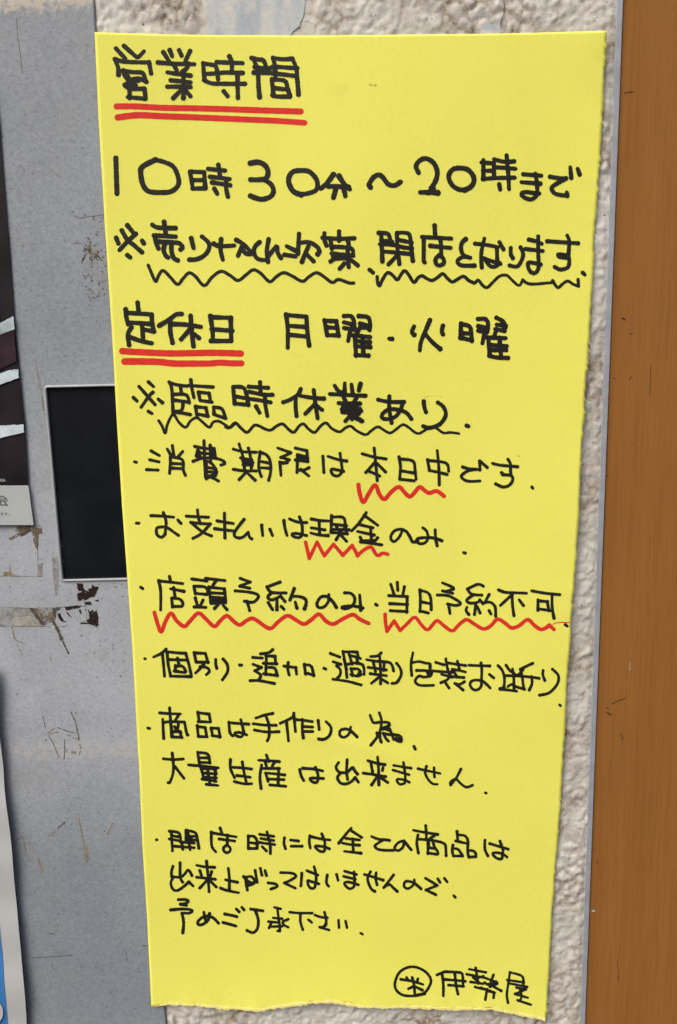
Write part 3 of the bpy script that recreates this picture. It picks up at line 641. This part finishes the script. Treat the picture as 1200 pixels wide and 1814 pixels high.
# ------------------------------------------------------------------ handwriting, traced stroke by stroke
INK = """
#L heading
@190,70,6.667,48
105,105 215,225
200,75 340,200 370,205 435,140
90,230 200,260 440,270 495,265 520,400
90,230 130,330 135,415
190,365 205,420 245,470 270,480
190,365 300,385 420,395 450,490
245,475 350,460 400,465 465,500
220,400 250,440
205,535 300,500 380,480
210,540 260,590 265,690
270,560 340,540
270,580 440,580 455,690
245,680 350,690 450,700
330,470 280,560
665,150 735,260
740,125 770,200
850,125 880,190
980,135 925,250
600,270 800,285 1030,290
790,300 825,370
960,280 945,330 890,380
710,385 800,400 985,425
750,480 850,490 985,505
710,555 850,555 985,560
900,380 905,600 900,690
870,600 780,690
925,600 985,670
@350,70,6,44
60,250 75,430
65,255 180,275 205,310 220,420
80,365 200,360 300,350 480,355
70,430 150,465 300,470 505,470
205,240 340,245 480,250
340,180 365,240 365,340
425,360 430,620
280,550 320,600
600,220 640,330 650,500 660,610
575,195 640,210 700,220 730,290
610,290 740,310 800,290
600,350 700,350 830,360 1040,385
800,190 820,260 830,380
810,195 900,210 1010,205 1050,300 1060,400 1075,585
850,290 1060,305
790,420 810,600
800,425 930,440 960,530 985,600
820,515 970,535
795,590 850,605 980,605
#R underline
@0,0,1,10.5
207,188.5 240,188.5 290,191 350,192 420,194 480,196 533,197.5
209,208 245,204 290,206 350,208 420,211 490,214 540,217.5
#L hours
@190,270,5,42
78,50 82,200 88,365
~430,65 310,130 300,200 320,290 370,345 480,355 570,345 630,290 630,220 590,130 520,90 430,65
@190,270,5,36
735,170 760,320
735,170 860,175 870,315
760,245 860,245
755,320 870,318
985,110 1000,210
895,145 1045,160
910,215 1085,235
930,265 1090,290
950,320 975,365
1055,250 1055,320 1070,390
@420,270,5,42
~118,95 190,85 250,115 275,170 260,225 200,240 120,240
~235,240 300,280 325,340 300,390 230,415 170,405 120,385
~570,375 500,345 460,270 465,210 500,170 570,160 640,170 700,230 715,290 700,335 640,360 580,370
855,195 800,270 745,320
905,210 950,280 1000,325
810,300 990,305
880,310 855,400
945,310 960,385
@640,270,5.4545,44
~90,335 75,310 120,240 170,215 210,240 260,305 320,320 380,285
~555,195 530,130 570,75 630,58 700,100 735,180 725,260 680,345
570,385 650,385 740,390
650,390 700,350
~1030,350 960,360 890,325 850,260 850,210 890,160 960,150 1030,165 1080,220 1090,280 1060,330 1000,365
@840,270,5.714,40
95,75 95,270
75,100 200,110 205,260
90,185 200,185
90,270 200,260 410,255
205,70 310,95 405,90
330,30 340,170
215,150 310,155 420,165
345,170 355,370
255,320 265,375
500,220 680,235
480,300 670,315
~620,215 635,300 640,400 620,450 570,475 500,450 480,415 530,400 600,410 660,415
770,245 860,260 930,262 800,340 790,380 830,420 940,438
940,405 945,440
975,150 985,260
1050,165 1070,225
#L soldout
@190,385,5,38
130,115 180,200 230,240 310,310
180,70 235,140
255,145 180,215 110,290
80,180 100,230
310,205 325,230
180,335 205,355
400,65 450,90 605,95
505,40 520,150
415,160 605,170
425,170 435,230 455,275
~450,215 580,220 640,230 670,265 650,285
~510,235 500,290 520,340 540,355
~570,225 570,300 590,360 625,380
745,185 765,270
~840,170 895,220 905,270 870,330 800,370 730,375
945,235 1000,255 1125,250
1010,195 1005,290 1025,375
@410,385,5,36
~45,200 110,240 160,290 190,310
90,265 60,340
~90,270 130,320 185,320 215,250 250,220
~250,220 210,260 200,310 230,365 290,378 320,370
330,195 315,300 325,395
~320,360 370,290 405,255 410,310 440,360
490,255 570,295
470,330 570,345
600,145 590,320
~600,225 690,220 760,260 780,300 765,325
690,240 650,330 625,395
660,320 730,390
825,140 825,200 845,250
810,180 940,190 1090,185
955,125 955,205
1030,195 1040,240
880,200 890,280
~890,260 1000,265 1070,280 1080,340
890,320 1080,340
~880,390 930,365 1040,370 1120,425
900,350 960,330
1030,290 1040,440
1000,410 960,455
#W wave
@190,385,5,30
~365,425 405,520 432,570 455,520 495,470 560,530 625,595 675,540 725,492 780,520 860,605 930,530 1010,478 1090,515 1160,560 1230,510 1295,465 1360,495 1440,570 1500,525 1565,490 1640,520 1730,567 1790,525 1855,490 1920,525 1995,578 2050,550 2140,580 2185,582
#L soldout
#L soldout
@640,395,5.4545,38
170,95 260,105 285,180 300,195
195,110 200,250 205,370
190,165 300,185
180,205 330,215 400,235 490,245
210,180 280,195
345,95 350,230 370,395
345,95 430,95 470,120 485,250 500,365
350,160 490,190
210,275 340,285 480,300
350,310 265,400
590,135 870,150
605,145 605,300 605,370 615,380
710,25 720,130 765,160 775,310
670,220 865,240
~760,305 720,345 725,395 760,410 800,385 790,335 750,315
~1010,155 975,190 965,250 990,310 1055,335
~1055,335 980,330 930,370 970,410 1095,412
80,450 115,480
#W wave
@640,395,5.4545,34
~155,520 160,580 180,610 200,560 255,480 310,510 350,550 385,500 420,460 460,500 510,575 550,530 590,510 640,540 690,555 740,525 790,490 830,530 880,570 930,545 990,515 1040,555 1095,580
#L soldout
@830,395,5.4545,36
65,200 200,215 285,235
155,150 125,290 130,430
300,185 340,255
275,240 280,370
~150,340 230,370 310,395
~300,385 260,420 210,415 160,350
410,240 410,300 430,340
~505,235 530,300 510,370 470,420 400,410
585,160 650,175 710,200
550,250 720,270
~675,130 675,300 680,420 650,480 600,470 575,410 590,380 700,400
760,175 1060,195
955,120 975,180 965,330
~960,340 880,330 870,300 960,320 975,370 960,430 890,450 835,425
1105,480 1125,500
#W wave
@830,395,5.4545,30
~0,555 60,580 95,550 135,600 180,625 230,580 300,515 370,505 420,550 490,605 525,550
525,550 600,590 810,575
~815,555 840,600 870,625 910,590 960,560 1010,590 1065,610
1065,610 1060,545
#L closedday
@200,530,5,38
220,30 230,115
115,90 120,150 135,225
120,120 345,135 350,220 365,285
130,205 345,220
260,230 270,370
285,270 365,285
165,250 135,310 145,405
150,335 250,370 345,390
~410,235 500,180 560,135 610,130
510,200 510,290 530,385
520,220 650,225 780,245
690,145 700,290 715,415
685,265 605,355
720,310 765,345
865,150 885,290 885,370
880,160 1045,165 1050,370
875,265 1060,280
870,370 1050,370
@480,540,5,36
135,85 150,200 150,380
135,90 315,105 325,250 340,360
155,185 310,195
170,265 315,280
475,135 500,270
480,140 580,145 600,270
505,200 590,205
500,270 600,270
~650,100 710,100 735,140 740,200
650,155 730,175
650,205 760,225
720,190 700,250 685,320
780,100 860,110 880,170 875,225
790,165 870,185
800,200 870,205 870,220
800,180 760,260 745,290
730,270 880,285
745,275 755,450
750,320 875,330
745,365 880,375
815,280 820,440
750,445 865,450
1050,300 1075,302
@680,540,5,36
270,190 250,240 270,265
410,135 370,230 330,330 320,405
370,260 430,330 500,390
525,185 515,230 525,260
685,165 680,290
690,170 760,190 775,250 780,320
700,250 770,255
680,290 785,315
~835,125 900,125 925,170 915,240
840,190 910,200
835,230 910,245
900,230 885,290 875,340
~1000,115 1060,150 1080,200
1000,175 1080,185
990,215 1040,225 1070,230
1060,180 1070,230
1000,215 975,290
920,290 1080,295
925,290 940,450
950,355 1090,365
950,400 1085,400
1025,290 1040,460
935,450 1000,465 1100,470
#R underline
@200,530,5,56
85,460 250,470 500,480 700,478 900,475 1135,482
105,552 250,552 400,555 550,570 700,570 850,570 950,562 1050,568 1140,568
#L irregular
@220,660,5.4545,34
145,135 230,230 300,310
280,190 240,230 165,335
235,90 285,135
90,240 125,275
330,255 370,290
235,375 270,395
435,90 460,150 470,300 475,400
445,100 520,120 610,130
545,130 555,210
470,210 600,215 630,290
480,265 625,285
570,280 565,340 545,370 490,375
480,380 560,390 640,405
645,70 655,150 675,240
620,125 860,140
720,190 735,270
725,190 820,200 840,285
740,270 850,285
690,325 705,420
690,330 790,340 810,420
705,400 810,420
865,330 870,400
865,335 945,350 980,440
870,400 900,415 980,440
@400,665,5,34
65,100 80,250
70,100 150,105 180,150 200,260
85,185 190,205 300,220 400,240
80,250 200,260
205,100 375,110
305,60 310,150
210,145 330,170 415,172
350,170 350,250 370,360
270,275 300,330
665,120 640,170 570,215 510,238
620,190 620,280 628,360
660,180 780,200 870,205
780,130 795,250 815,380
785,260 705,340
800,265 855,305
965,90 1000,140 1030,150
1055,70 1055,160
1115,80 1125,160
1190,80 1180,130
925,165 1100,175 1238,180
1040,180 1060,225
1160,200 1140,230
1000,245 1190,250
1030,300 1200,315
1040,270 1190,295
1035,325 1180,340
1110,250 1120,390
1110,350 1060,405
1130,350 1210,405
@620,665,5,34
95,75 80,135
60,200 40,230
0,250 90,255
0,300 80,335
30,370 105,405
250,215 350,235 480,235
350,185 350,300 370,420
~470,240 450,300 410,360 350,385 290,380 290,340 350,300 430,305 500,330 545,385
655,230 660,280 675,325
~780,240 830,280 850,350 810,420 760,450 700,465 650,450
1035,445 1050,450
@400,665,5,26
#W wave
@220,660,5.4545,28
~335,465 370,520 398,590 420,500 475,405 530,480 595,530 640,470 700,435 750,470 825,530 860,480 915,470 970,500 1025,530 1080,485
@400,665,5,26
~0,455 35,465 85,420 130,460 190,505 250,445 290,445 350,475 400,485 450,450 505,430 560,480 605,505 650,450 690,430 740,480 790,505 840,450 890,420 940,470 1010,500 1060,465 1110,450 1160,490 1240,525 1290,490 1350,455 1410,490 1460,510 1520,470 1570,435 1620,460 1670,500 1710,515 1760,490 1820,455 1870,470 1930,510 1990,505 2065,515
#L bestbefore
@225,775,5.4545,30
75,235 92,240
235,130 315,175
220,215 310,235
190,310 300,315
390,110 425,170
440,80 455,180
540,135 500,180
420,190 420,250 412,345
425,185 520,205 545,240 545,310 565,365
430,250 530,255
430,295 530,300
655,85 750,105 840,110
745,30 750,200 760,380
685,120 670,180 720,195
690,130 720,150 700,175
805,75 810,250
845,105 855,190
820,100 835,180
680,150 850,160
~640,230 730,200 850,200 920,220 950,250 910,265
750,230 810,240 865,320 855,370
770,250 765,370
780,290 850,300
770,330 860,335
770,370 850,370
765,400 850,350
810,380 885,420
@410,780,5.4545,30
75,35 110,150 130,290
165,75 185,160 195,290
20,85 120,110 240,115
90,170 200,190
110,200 210,215
115,235 205,240
20,280 130,295 240,295
150,300 75,380
150,310 230,385
140,200 150,230
280,110 265,220 270,290 290,350
~275,115 340,140 375,200 380,300 360,385
290,205 370,220
290,265 380,270
450,75 520,100 575,120 
570,125 480,165 
490,165 560,190
~560,185 530,215 500,220 
470,210 480,340
475,215 540,215
620,75 730,100 740,205
620,190 740,205
640,140 735,160
650,150 735,190
640,145 635,310
640,175 700,190
~660,290 710,285 750,265
670,280 750,345
885,155 895,310
935,155 1030,185 1115,200
~1050,125 1065,230 1070,300 1030,345 980,330 965,280 1020,285 1085,300
@620,780,5.4545,30
120,130 230,160 350,180
235,75 250,220 265,390
245,210 155,310
265,225 345,305
190,300 290,345
475,160 490,260 480,375
480,180 610,200 630,290 640,375
500,295 620,315
485,375 620,390
845,100 860,260 865,430
750,185 770,290
760,195 930,220 955,300
765,290 860,310 940,330
@800,790,7.5,42
~150,280 240,305 330,310 380,320
~320,310 220,330 130,400 180,455 260,470 380,465
375,200 380,320
390,210 475,285
545,230 650,255 880,275
~750,175 785,240 785,320 790,380
~790,385 700,380 665,355
~680,385 790,390 815,450 770,520 690,545 620,520 590,505
1070,545 1080,560
#R underline
@620,780,5.4545,40
~83,430 95,510 130,600 180,520 245,430 285,520 335,570 400,500 475,450 530,505 580,545 630,500 675,450 730,490 770,510 840,490 910,540
#L payment
@230,885,5.4545,30
65,228 90,228
205,155 320,160 425,170
325,125 350,200 350,270 340,340
~345,330 310,365 265,340 260,280 300,265 360,270 420,310 470,345
465,195 495,230
550,160 640,165 760,170
655,100 665,180 685,230
590,220 680,230 780,235
775,240 690,330 610,375
600,225 700,310 790,350
845,205 930,220 1000,230
820,280 930,295 1000,300
915,130 920,370
~1105,190 1050,260 1010,320 1020,360 1070,370 1110,350 1145,315
1145,320 1160,365 1180,380
@440,890,5.4545,30
130,220 140,320
210,260 235,320
345,175 355,250 375,320
400,160 480,190 565,195
~495,140 520,220 520,310 490,340 440,330 420,305 470,300 565,320
610,160 700,175 800,180
685,180 690,310
610,245 740,265
605,295 690,315 770,320
805,125 800,290
815,140 900,140 930,160 940,230 950,300
820,210 950,225
820,260 975,265
800,290 960,305
850,230 900,300
940,240 870,300
885,300 850,360
890,310 950,375
1140,100 1070,200 1000,275
@630,890,5.4545,30
85,125 215,220
40,215 170,245
145,240 155,380
20,280 180,315
45,335 65,375
215,340 190,370
50,380 160,395 255,410
80,370 180,370
~455,270 420,340 370,380 340,340 370,280 430,260 490,280 530,340 555,385 600,370
~650,245 690,280 700,340 680,385 630,400 590,380 600,350 680,340 760,345 835,370
770,265 775,350 790,420
1045,485 1062,490
#R underline
@440,890,5.4545,34
555,385 590,540 665,385 735,515 825,405 915,510 1005,415 1060,515
@630,890,5.4545,34
~18,515 80,460 150,430 190,490 220,515 260,490 310,500
#L reservation
@240,1010,5.4545,30
52,165 72,178
225,100 245,200 245,385
230,105 330,115 460,130
330,60 340,110
340,180 470,205
370,170 385,260
350,270 360,355
360,270 430,280 460,320 450,350
360,350 440,350
545,85 620,95 690,105
680,80 770,90 865,100
780,100 740,160
565,155 580,230
570,155 680,165 700,230
590,225 690,235
580,270 600,340
655,290 630,340
570,355 680,360
710,160 730,320
720,165 860,180 875,300
740,220 860,225
740,260 860,270
735,300 870,305
735,320 870,315
750,290 860,290
810,320 765,370
850,340 885,380
1015,80 1110,115 1010,155 1105,175
~965,200 1080,210 1170,230 1190,260 1140,310 1055,300
1080,300 1105,390
#L reservation
@440,1010,5.217,30
295,110 175,155 215,205 350,210
~215,210 180,250 220,275 300,240
300,240 340,290
265,265 265,365
185,300 225,365
305,335 330,360
425,170 385,275
~400,240 480,245 530,270 535,310 520,355
435,295 450,350
~745,225 740,290 700,340 650,345 635,310 670,250 730,245 780,290 815,345
~890,210 950,215 985,260 970,320 910,355 870,350
~870,340 960,330 1060,350
1030,230 1035,290 1040,370
1178,315 1192,325
@660,1015,6,32
195,120 230,230
265,100 270,185
340,145 325,225
175,240 260,245 370,250 365,420
185,325 375,335
190,400 370,410
505,180 510,300 505,410
510,185 590,210 620,270 625,390
510,305 610,325
510,405 595,425
745,105 850,150 860,170 790,195
745,190 850,215
~690,235 800,240 900,290 940,325 890,345 800,330
810,335 825,430
@820,1020,6,32
220,110 160,90 50,140 95,195 205,205
~110,205 40,260 80,290 160,280 185,255
180,255 215,295 240,280
140,290 125,410
45,335 35,370 65,410
155,330 185,395
280,200 235,285
~220,290 290,280 340,320 350,370 350,430
280,370 300,405
380,150 450,175 560,180 680,185
530,195 400,315
525,200 530,320 545,425
600,255 645,315
735,160 880,185 1030,200
950,200 950,330 970,450
800,255 800,365
805,265 900,275 915,370
800,350 930,370
1090,520 1110,535
#R underline
@440,1010,5.217,42
@240,1010,5.4545,38
~185,410 210,500 250,600 290,500 345,415 400,490 475,545 530,490 610,415 680,470 765,545 820,490 885,440 950,495 1010,530 1070,490 1130,465 1180,490 1300,565 1380,500 1470,440 1550,480 1630,522 1700,480 1775,425 1840,490 1910,522 1990,480 2100,430 2170,475 2255,515
@660,1015,6,38
135,440 140,530 155,620 230,510 295,610
~295,610 370,540 450,470 520,550 585,605 640,550 690,505 760,560 850,615 920,550 1000,495 1080,540 1180,595 1260,560 1330,490 1420,540 1480,585 1560,560 1650,495 1720,555 1790,600 1850,580 1880,555
1880,555 1930,600
@820,1020,6,10
960,515 1010,497 1075,495
1085,497 1135,497
#L packaging
@245,1140,5.4545,30
65,147 68,148
270,55 225,95 150,130
235,100 245,200 255,315
280,80 290,200 315,315
285,80 380,90 460,95 490,200 515,315
310,315 510,320
305,155 470,160
380,140 395,210
360,210 360,270
365,220 430,220 460,270
350,265 450,280
540,85 560,180
545,90 650,95 675,185
565,180 680,180
640,190 600,240 555,285
~600,225 660,230 690,265 660,300
750,155 750,200 760,240
~820,150 860,200 865,270 815,350
980,208 1000,208
@435,1140,6,32
~290,65 250,95 160,110
180,110 220,130 215,330
215,130 315,135 320,210
190,210 335,215
215,255 310,260 335,335
190,320 340,340
80,148 180,155
80,220 170,255 100,290
~170,250 110,290 150,320 165,350 140,385
50,395 150,395 310,425
410,240 535,255 545,325
455,200 450,270 465,335
625,220 640,325
630,225 700,240 725,340
635,310 725,335
835,262 855,272
@570,1140,5.4545,28
85,95 175,130
110,175 185,200 145,215
~145,220 180,250 180,300 150,340
110,345 250,365 380,400
205,75 230,200 245,325
205,80 300,80 345,85 355,135
215,150 240,250
265,100 295,200
270,115 340,130 375,145
340,140 350,190
250,200 340,185 380,195
~340,190 390,200 410,240 410,300
285,240 300,310
285,245 350,245 375,270
280,300 350,315 380,300
370,270 345,315
575,90 540,120 475,125
435,155 520,170 600,175
560,120 570,250 570,390
500,180 520,270
605,175 600,260
~600,175 660,185 685,220 695,265
450,230 530,240 625,255
470,290 540,300 625,310
560,320 480,385
590,350 640,380
725,190 760,240 770,300 740,360
~740,360 720,380 680,385
@710,1145,7.059,36
155,80 130,220 140,365
~140,205 230,190 310,210 370,220 365,300
200,300 380,305
330,320 385,350
~370,370 290,385 230,370 180,430 220,480 300,490 410,487
365,220 370,370
340,340 390,330
440,200 540,230
565,155 580,250 610,350 640,385
580,205 680,220 815,240
710,185 735,290
400,305 500,315 640,325
645,290 730,300 810,320
650,290 700,370
510,350 620,375 790,390
620,370 580,420 505,455
565,460 605,520
680,465 740,475 800,440
700,480 780,545
855,235 950,240 1115,245
1005,205 1015,300 1010,420
~1010,430 940,420 880,440 870,490 910,540 970,540 1010,490 1015,430 1060,460 1120,520
1110,350 1165,395
@850,1150,7.059,36
~230,205 280,260 305,330 310,410 300,480
330,200 380,270 430,300
410,245 425,330 430,490
665,175 590,210 510,250 
~545,245 520,285 480,320 430,320
510,250 530,330 550,490
310,330 480,335 650,350 745,365
~310,480 240,500 350,510 460,525
~350,470 400,440 460,470 560,500
~650,340 655,430 620,510
795,265 790,320 815,390
~910,250 980,320 985,400 940,480 860,550 750,575
1000,695 1010,705
#L handmade
@250,1245,5.714,30
70,255 88,260
190,102 290,110 400,112
290,50 300,180 320,340
380,125 340,190
220,165 230,360
225,200 300,190 440,195 465,320 475,325
300,200 310,340
~380,200 370,260 340,290
~340,240 370,280 400,290
325,290 400,295 405,350
310,345 415,350
575,95 590,190
580,100 690,115 705,195
580,190 700,195
570,230 580,340
575,240 650,250 665,345
580,340 670,345
710,255 725,335
715,255 785,260 800,345
720,330 800,345
890,195 900,300 930,335
890,200 1000,210 1090,215
1010,170 1030,250 1040,300
~1040,290 1020,345 960,330 950,305 1000,300 1070,325
@430,1245,5.714,30
135,155 220,125 305,108
235,130 265,220 270,330 250,385
110,212 220,225 340,228
120,275 240,295 370,292
520,105 500,150 380,208
445,200 455,290 465,385
520,130 535,290
545,170 640,180 705,190
605,165 605,280 615,355
620,240 710,245
620,290 710,290
765,180 775,270
~845,190 895,250 880,330 820,370 770,365
~1095,245 1080,310 1030,350 985,330 990,280 1040,265 1090,280 1160,345
@590,1245,7.059,36
465,155 490,220 510,250 610,240
580,125 610,230 590,350 560,420 475,530
~620,240 700,250 705,290 640,310
700,280 620,330
630,320 720,350
590,370 590,440 605,490
550,375 560,430
630,380 660,440 695,480
640,385 720,400
710,330 740,400 760,460
~740,395 830,410 860,450 850,490 790,470
790,440 850,460
1015,545 1030,580
#L massproduction
@270,1330,4.8,25
95,68 180,75 265,70
170,20 180,120 175,200 150,270
150,270 135,272
190,130 270,235
385,10 400,100
390,15 450,20 480,40 490,105
400,60 480,60
405,100 490,100
310,120 430,130 560,145
410,130 440,240
430,150 520,155 540,190
440,190 545,195
450,225 545,230
470,150 490,290
540,160 530,260
425,240 545,260
460,285 560,295
665,75 665,150 700,230
675,140 760,145 845,155
765,95 780,180 800,270
720,210 835,225
700,262 780,280 845,280
970,35 990,90
905,80 1000,85 1080,92
960,90 975,150
1040,95 1020,130
930,120 915,220 925,320
940,150 1080,150
965,190 985,260
985,190 1125,205
990,240 1120,245
1075,150 1070,290
1000,290 1135,302
@510,1330,6.316,34
135,210 150,280 180,335
170,195 300,205 390,225
310,185 335,250 340,300
~340,290 330,350 280,350 245,310 320,305 400,310
~570,130 540,180 570,235 650,245 690,220 725,185 750,225 780,260
~665,100 660,180 660,250 670,320
~590,250 555,300 590,360 650,370 710,345 755,300
755,300 790,350
895,110 1000,140 1085,155
1005,70 1015,180 1020,380
930,130 940,190 950,240
1065,190 1060,220
845,250 950,265 1095,290
1000,290 940,380
1040,300 1120,355
@680,1330,6,28
105,155 290,185
100,205 270,255
210,125 225,230 230,300
~230,300 220,345 170,355 140,320 150,300 220,310 275,335
365,190 480,215 600,240
455,165 440,230 470,300 520,350 570,355
535,180 540,280
820,195 770,290 710,365
~705,350 720,320 770,300 810,340 860,380 900,385 945,365
1078,445 1090,450
#L readytime
@260,1455,5.4545,28
95,178 100,178
220,95 310,110 330,170
240,110 245,200 250,285
220,170 330,190
250,140 310,150
380,85 380,180
385,85 470,110 490,170 505,260
390,145 470,145
390,180 480,180
400,110 400,170
330,200 460,210
270,240 460,255
340,210 350,270
410,200 420,275
430,160 430,190
625,105 630,240 670,295
630,110 740,130 865,150
710,65 730,120
780,130 780,220
700,170 850,190
~780,225 740,260 760,300 800,295 810,260 780,230
@430,1455,5.4545,28
55,140 55,265
~60,145 110,145 140,190 140,250
70,205 140,215
65,262 140,262
165,125 300,145
235,100 265,220 268,310
175,165 300,185
165,205 310,225
190,245 230,285
405,160 400,210 415,265
465,180 540,190
470,240 575,240
650,140 645,200 655,260
670,150 760,170 845,180
765,120 795,200 790,240
~790,240 790,290 740,285 700,240 780,245 840,265
1050,65 1010,110 930,210
1050,90 1150,155
1000,165 1130,180
1065,170 1070,290
965,210 1050,225 1130,230
985,290 1145,308
#L readytime
@640,1455,8.571,44
~160,230 260,270 370,280 430,290
~330,285 230,350 205,380 260,425 370,440 490,440
~655,295 570,320 510,390 530,440 590,435 640,380 660,310 710,370 760,430
795,135 920,160 1165,200
980,65 990,180 990,260
865,205 845,320 870,480
~870,270 1000,280 1150,300 1265,340 1285,400 1290,520
1110,220 1030,280 1030,390
1015,290 1015,490
~1090,290 1110,380 1165,460 1165,500
1020,400 1110,410
1010,480 1150,500
@750,1455,7.5,38
450,135 460,265
~470,180 550,190 590,240 595,310
430,260 520,280 600,300
395,315 385,390 400,455
~400,360 460,370 500,420 520,460
400,460 520,460
595,310 590,400 605,475
~600,390 660,390 700,430 695,465
610,475 700,470
820,250 820,370 860,460
885,295 1000,330 1130,370
1020,265 1060,380 1050,440
~1055,440 1040,500 970,485 920,430 970,415 1050,430 1115,475
@290,1520,5.4545,28
90,80 75,140 80,180
160,45 160,180 185,235
~85,180 160,185 200,160 240,115 275,170
~95,185 70,240 90,300 130,315 190,280 245,230
245,230 285,270
320,70 400,85 495,90
415,30 430,180 440,325
350,120 370,180
465,130 450,180
320,185 500,205
430,205 350,290
440,210 510,280
625,100 635,190 635,310
600,210 715,235
550,290 620,315 725,335
~775,180 810,220 860,240 880,225
790,200 810,310
~780,190 850,180 880,240 800,270
800,190 810,260
885,120 905,235
935,100 950,165
980,120 995,170
~1010,240 1080,250 1100,275 1035,300
@480,1530,6,30
~105,95 220,100 270,130 220,170 145,205
145,205 260,260
330,100 320,235
385,75 500,120
460,30 480,120 480,200
~480,200 460,260 410,250 390,180 430,190 510,215
600,120 590,200 615,240
700,115 715,175
785,80 910,115
775,135 900,165
885,85 890,200
~890,200 880,250 830,265 780,210 830,195 930,225
@640,1530,6,30
35,115 140,145 235,175
~100,85 70,150 80,210 110,270 145,295
160,95 155,160 170,225
345,120 240,255
~240,255 300,220 340,255 385,295
~565,170 560,220 500,265 455,240 470,190 520,190 570,210 635,265
685,155 810,230 690,280 795,330
815,160 840,200
885,155 915,195
985,340 1000,358
@290,1585,6.316,34
~165,55 250,55 280,75 240,100 190,105
190,105 255,120
~80,170 200,160 290,165 325,180 290,205 220,205
205,205 225,310 215,425
450,195 460,250 470,280
~515,210 500,280 440,330 390,335 385,300 440,250 510,240 570,270 615,320
685,215 760,230 820,245
665,310 740,330 810,350
815,160 845,190
875,140 900,170
975,160 1110,180
~1030,185 1060,280 1050,380 1000,425 935,400
@460,1590,6,28
160,105 225,120
190,115 200,200 215,300 215,355 190,355
145,215 240,225
95,255 200,265
130,260 100,325
110,310 240,305
~305,230 245,260 265,295 305,315
320,155 420,165 560,165
435,170 435,260 460,340
520,235 555,265
590,185 640,205 720,215
690,155 710,250 690,300
640,315 740,345
~640,315 690,310 710,280
840,240 845,320
915,250 930,320
1075,378 1095,390
#L signature
@690,1700,4.444,22
~280,270 200,285 110,280 55,240 45,180 80,100 150,60 220,62 290,100 328,160 310,220 270,265 200,280
90,155 180,170 265,195
135,140 150,165
180,140 195,200 200,270
225,150 215,180
190,210 150,230
200,210 260,240
435,95 375,120
415,110 425,200 425,285
440,95 540,100 575,115 580,210
515,105 525,200 540,270
430,155 600,170
465,200 585,210
@690,1700,4.444,20
680,65 700,190
630,75 760,100
610,115 740,140
660,140 720,190
640,175 740,190
680,150 740,130
675,215 770,240
820,120 790,200
745,140 850,180
~840,170 790,200 750,180
780,190 880,245
850,190 790,215
720,220 830,260
770,230 755,315
~770,250 820,260 820,300
950,100 935,200 925,280 935,340
950,100 1045,130 1055,190
930,160 1060,180
940,185 1085,215
1000,220 1075,235
1060,240 990,270 1090,300
1030,230 1040,300 1020,325
1010,320 1115,355
"""
LBL = {'heading': 'large bold heading line in black marker', 'hours': 'opening hours line in black marker', 'soldout': 'line with black wavy underline below the hours',
 'closedday': 'closing days line in black marker', 'irregular': 'line with black wavy underline below the closing days', 'bestbefore': 'handwritten line about today only',
 'payment': 'handwritten line about payment', 'reservation': 'handwritten line above the long red wavy underlines', 'packaging': 'dense handwritten line below the red wavy underlines',
 'handmade': 'handwritten line ending with a comma', 'massproduction': 'handwritten line above the wide gap', 'readytime': 'three lowest handwritten lines',
 'signature': 'circled rice character and shop name at the lower right'}
def catmull(p, n=8):
    q = [p[0]] + p + [p[-1]]; out = []
    for i in range(1, len(q) - 2):
        p0, p1_, p2_, p3 = (np.array(x) for x in q[i - 1:i + 3])
        for k in range(n):
            t_ = k / n
            out.append(tuple(.5 * (2 * p1_ + (p2_ - p0) * t_ + (2 * p0 - 5 * p1_ + 4 * p2_ - p3) * t_ ** 2 + (3 * p1_ - p0 - 3 * p2_ + p3) * t_ ** 3)))
    out.append(tuple(p[-1])); return out
def split_sharp(p):
    runs = [[p[0]]]
    for i in range(1, len(p)):
        runs[-1].append(p[i])
        if i < len(p) - 1:
            a_ = np.array(p[i]) - np.array(p[i - 1]); b_ = np.array(p[i + 1]) - np.array(p[i])
            c_ = (a_ @ b_) / (np.linalg.norm(a_) * np.linalg.norm(b_) + 1e-9)
            if c_ < .35: runs.append([p[i]])
    return runs
groups = []; ox = oy = 0; sc = 1; wd = 6
for ln in INK.splitlines():
    ln = ln.strip()
    if not ln: continue
    if ln[0] == '#': groups.append((ln[1], ln[3:], [])); continue
    if ln[0] == '@':
        ox, oy, sc, wd = (float(v) for v in ln[1:].split(',')); continue
    sm = ln[0] == '~'
    pts = [tuple(float(v) for v in q.split(',')) for q in ln.lstrip('~').split()]
    pts = [(ox + a_ / sc, oy + b_ / sc) for a_, b_ in pts]
    w_ = wd / sc; w_ *= 1.06 if groups[-1][0] == 'R' else (1.13 if w_ > 6.4 else 1.05)
    if sm: groups[-1][2].append((catmull(pts), w_))
    else:
        for run in split_sharp(pts): groups[-1][2].append((catmull(run, 6) if len(run) > 2 else run, w_))
merged = {}
for kd, nm, st in groups: merged.setdefault((kd, nm if kd == 'L' else nm + str(int(st[0][0][0][1] // 40))), []).extend(st)
for (kd, nm), st in merged.items():
    if kd == 'L':
        o = lay('handwriting', st, paper_y, .00006, BLACK, notice, 1.3, .07); o['label'] = LBL[nm]
    elif kd == 'W': lay('wavy_underline', st, paper_y, .00006, BLACK, notice, 1.3, .06)
    else:
        lay('red_underline', st, paper_y, .00005, RED, notice, 1.6, .045)
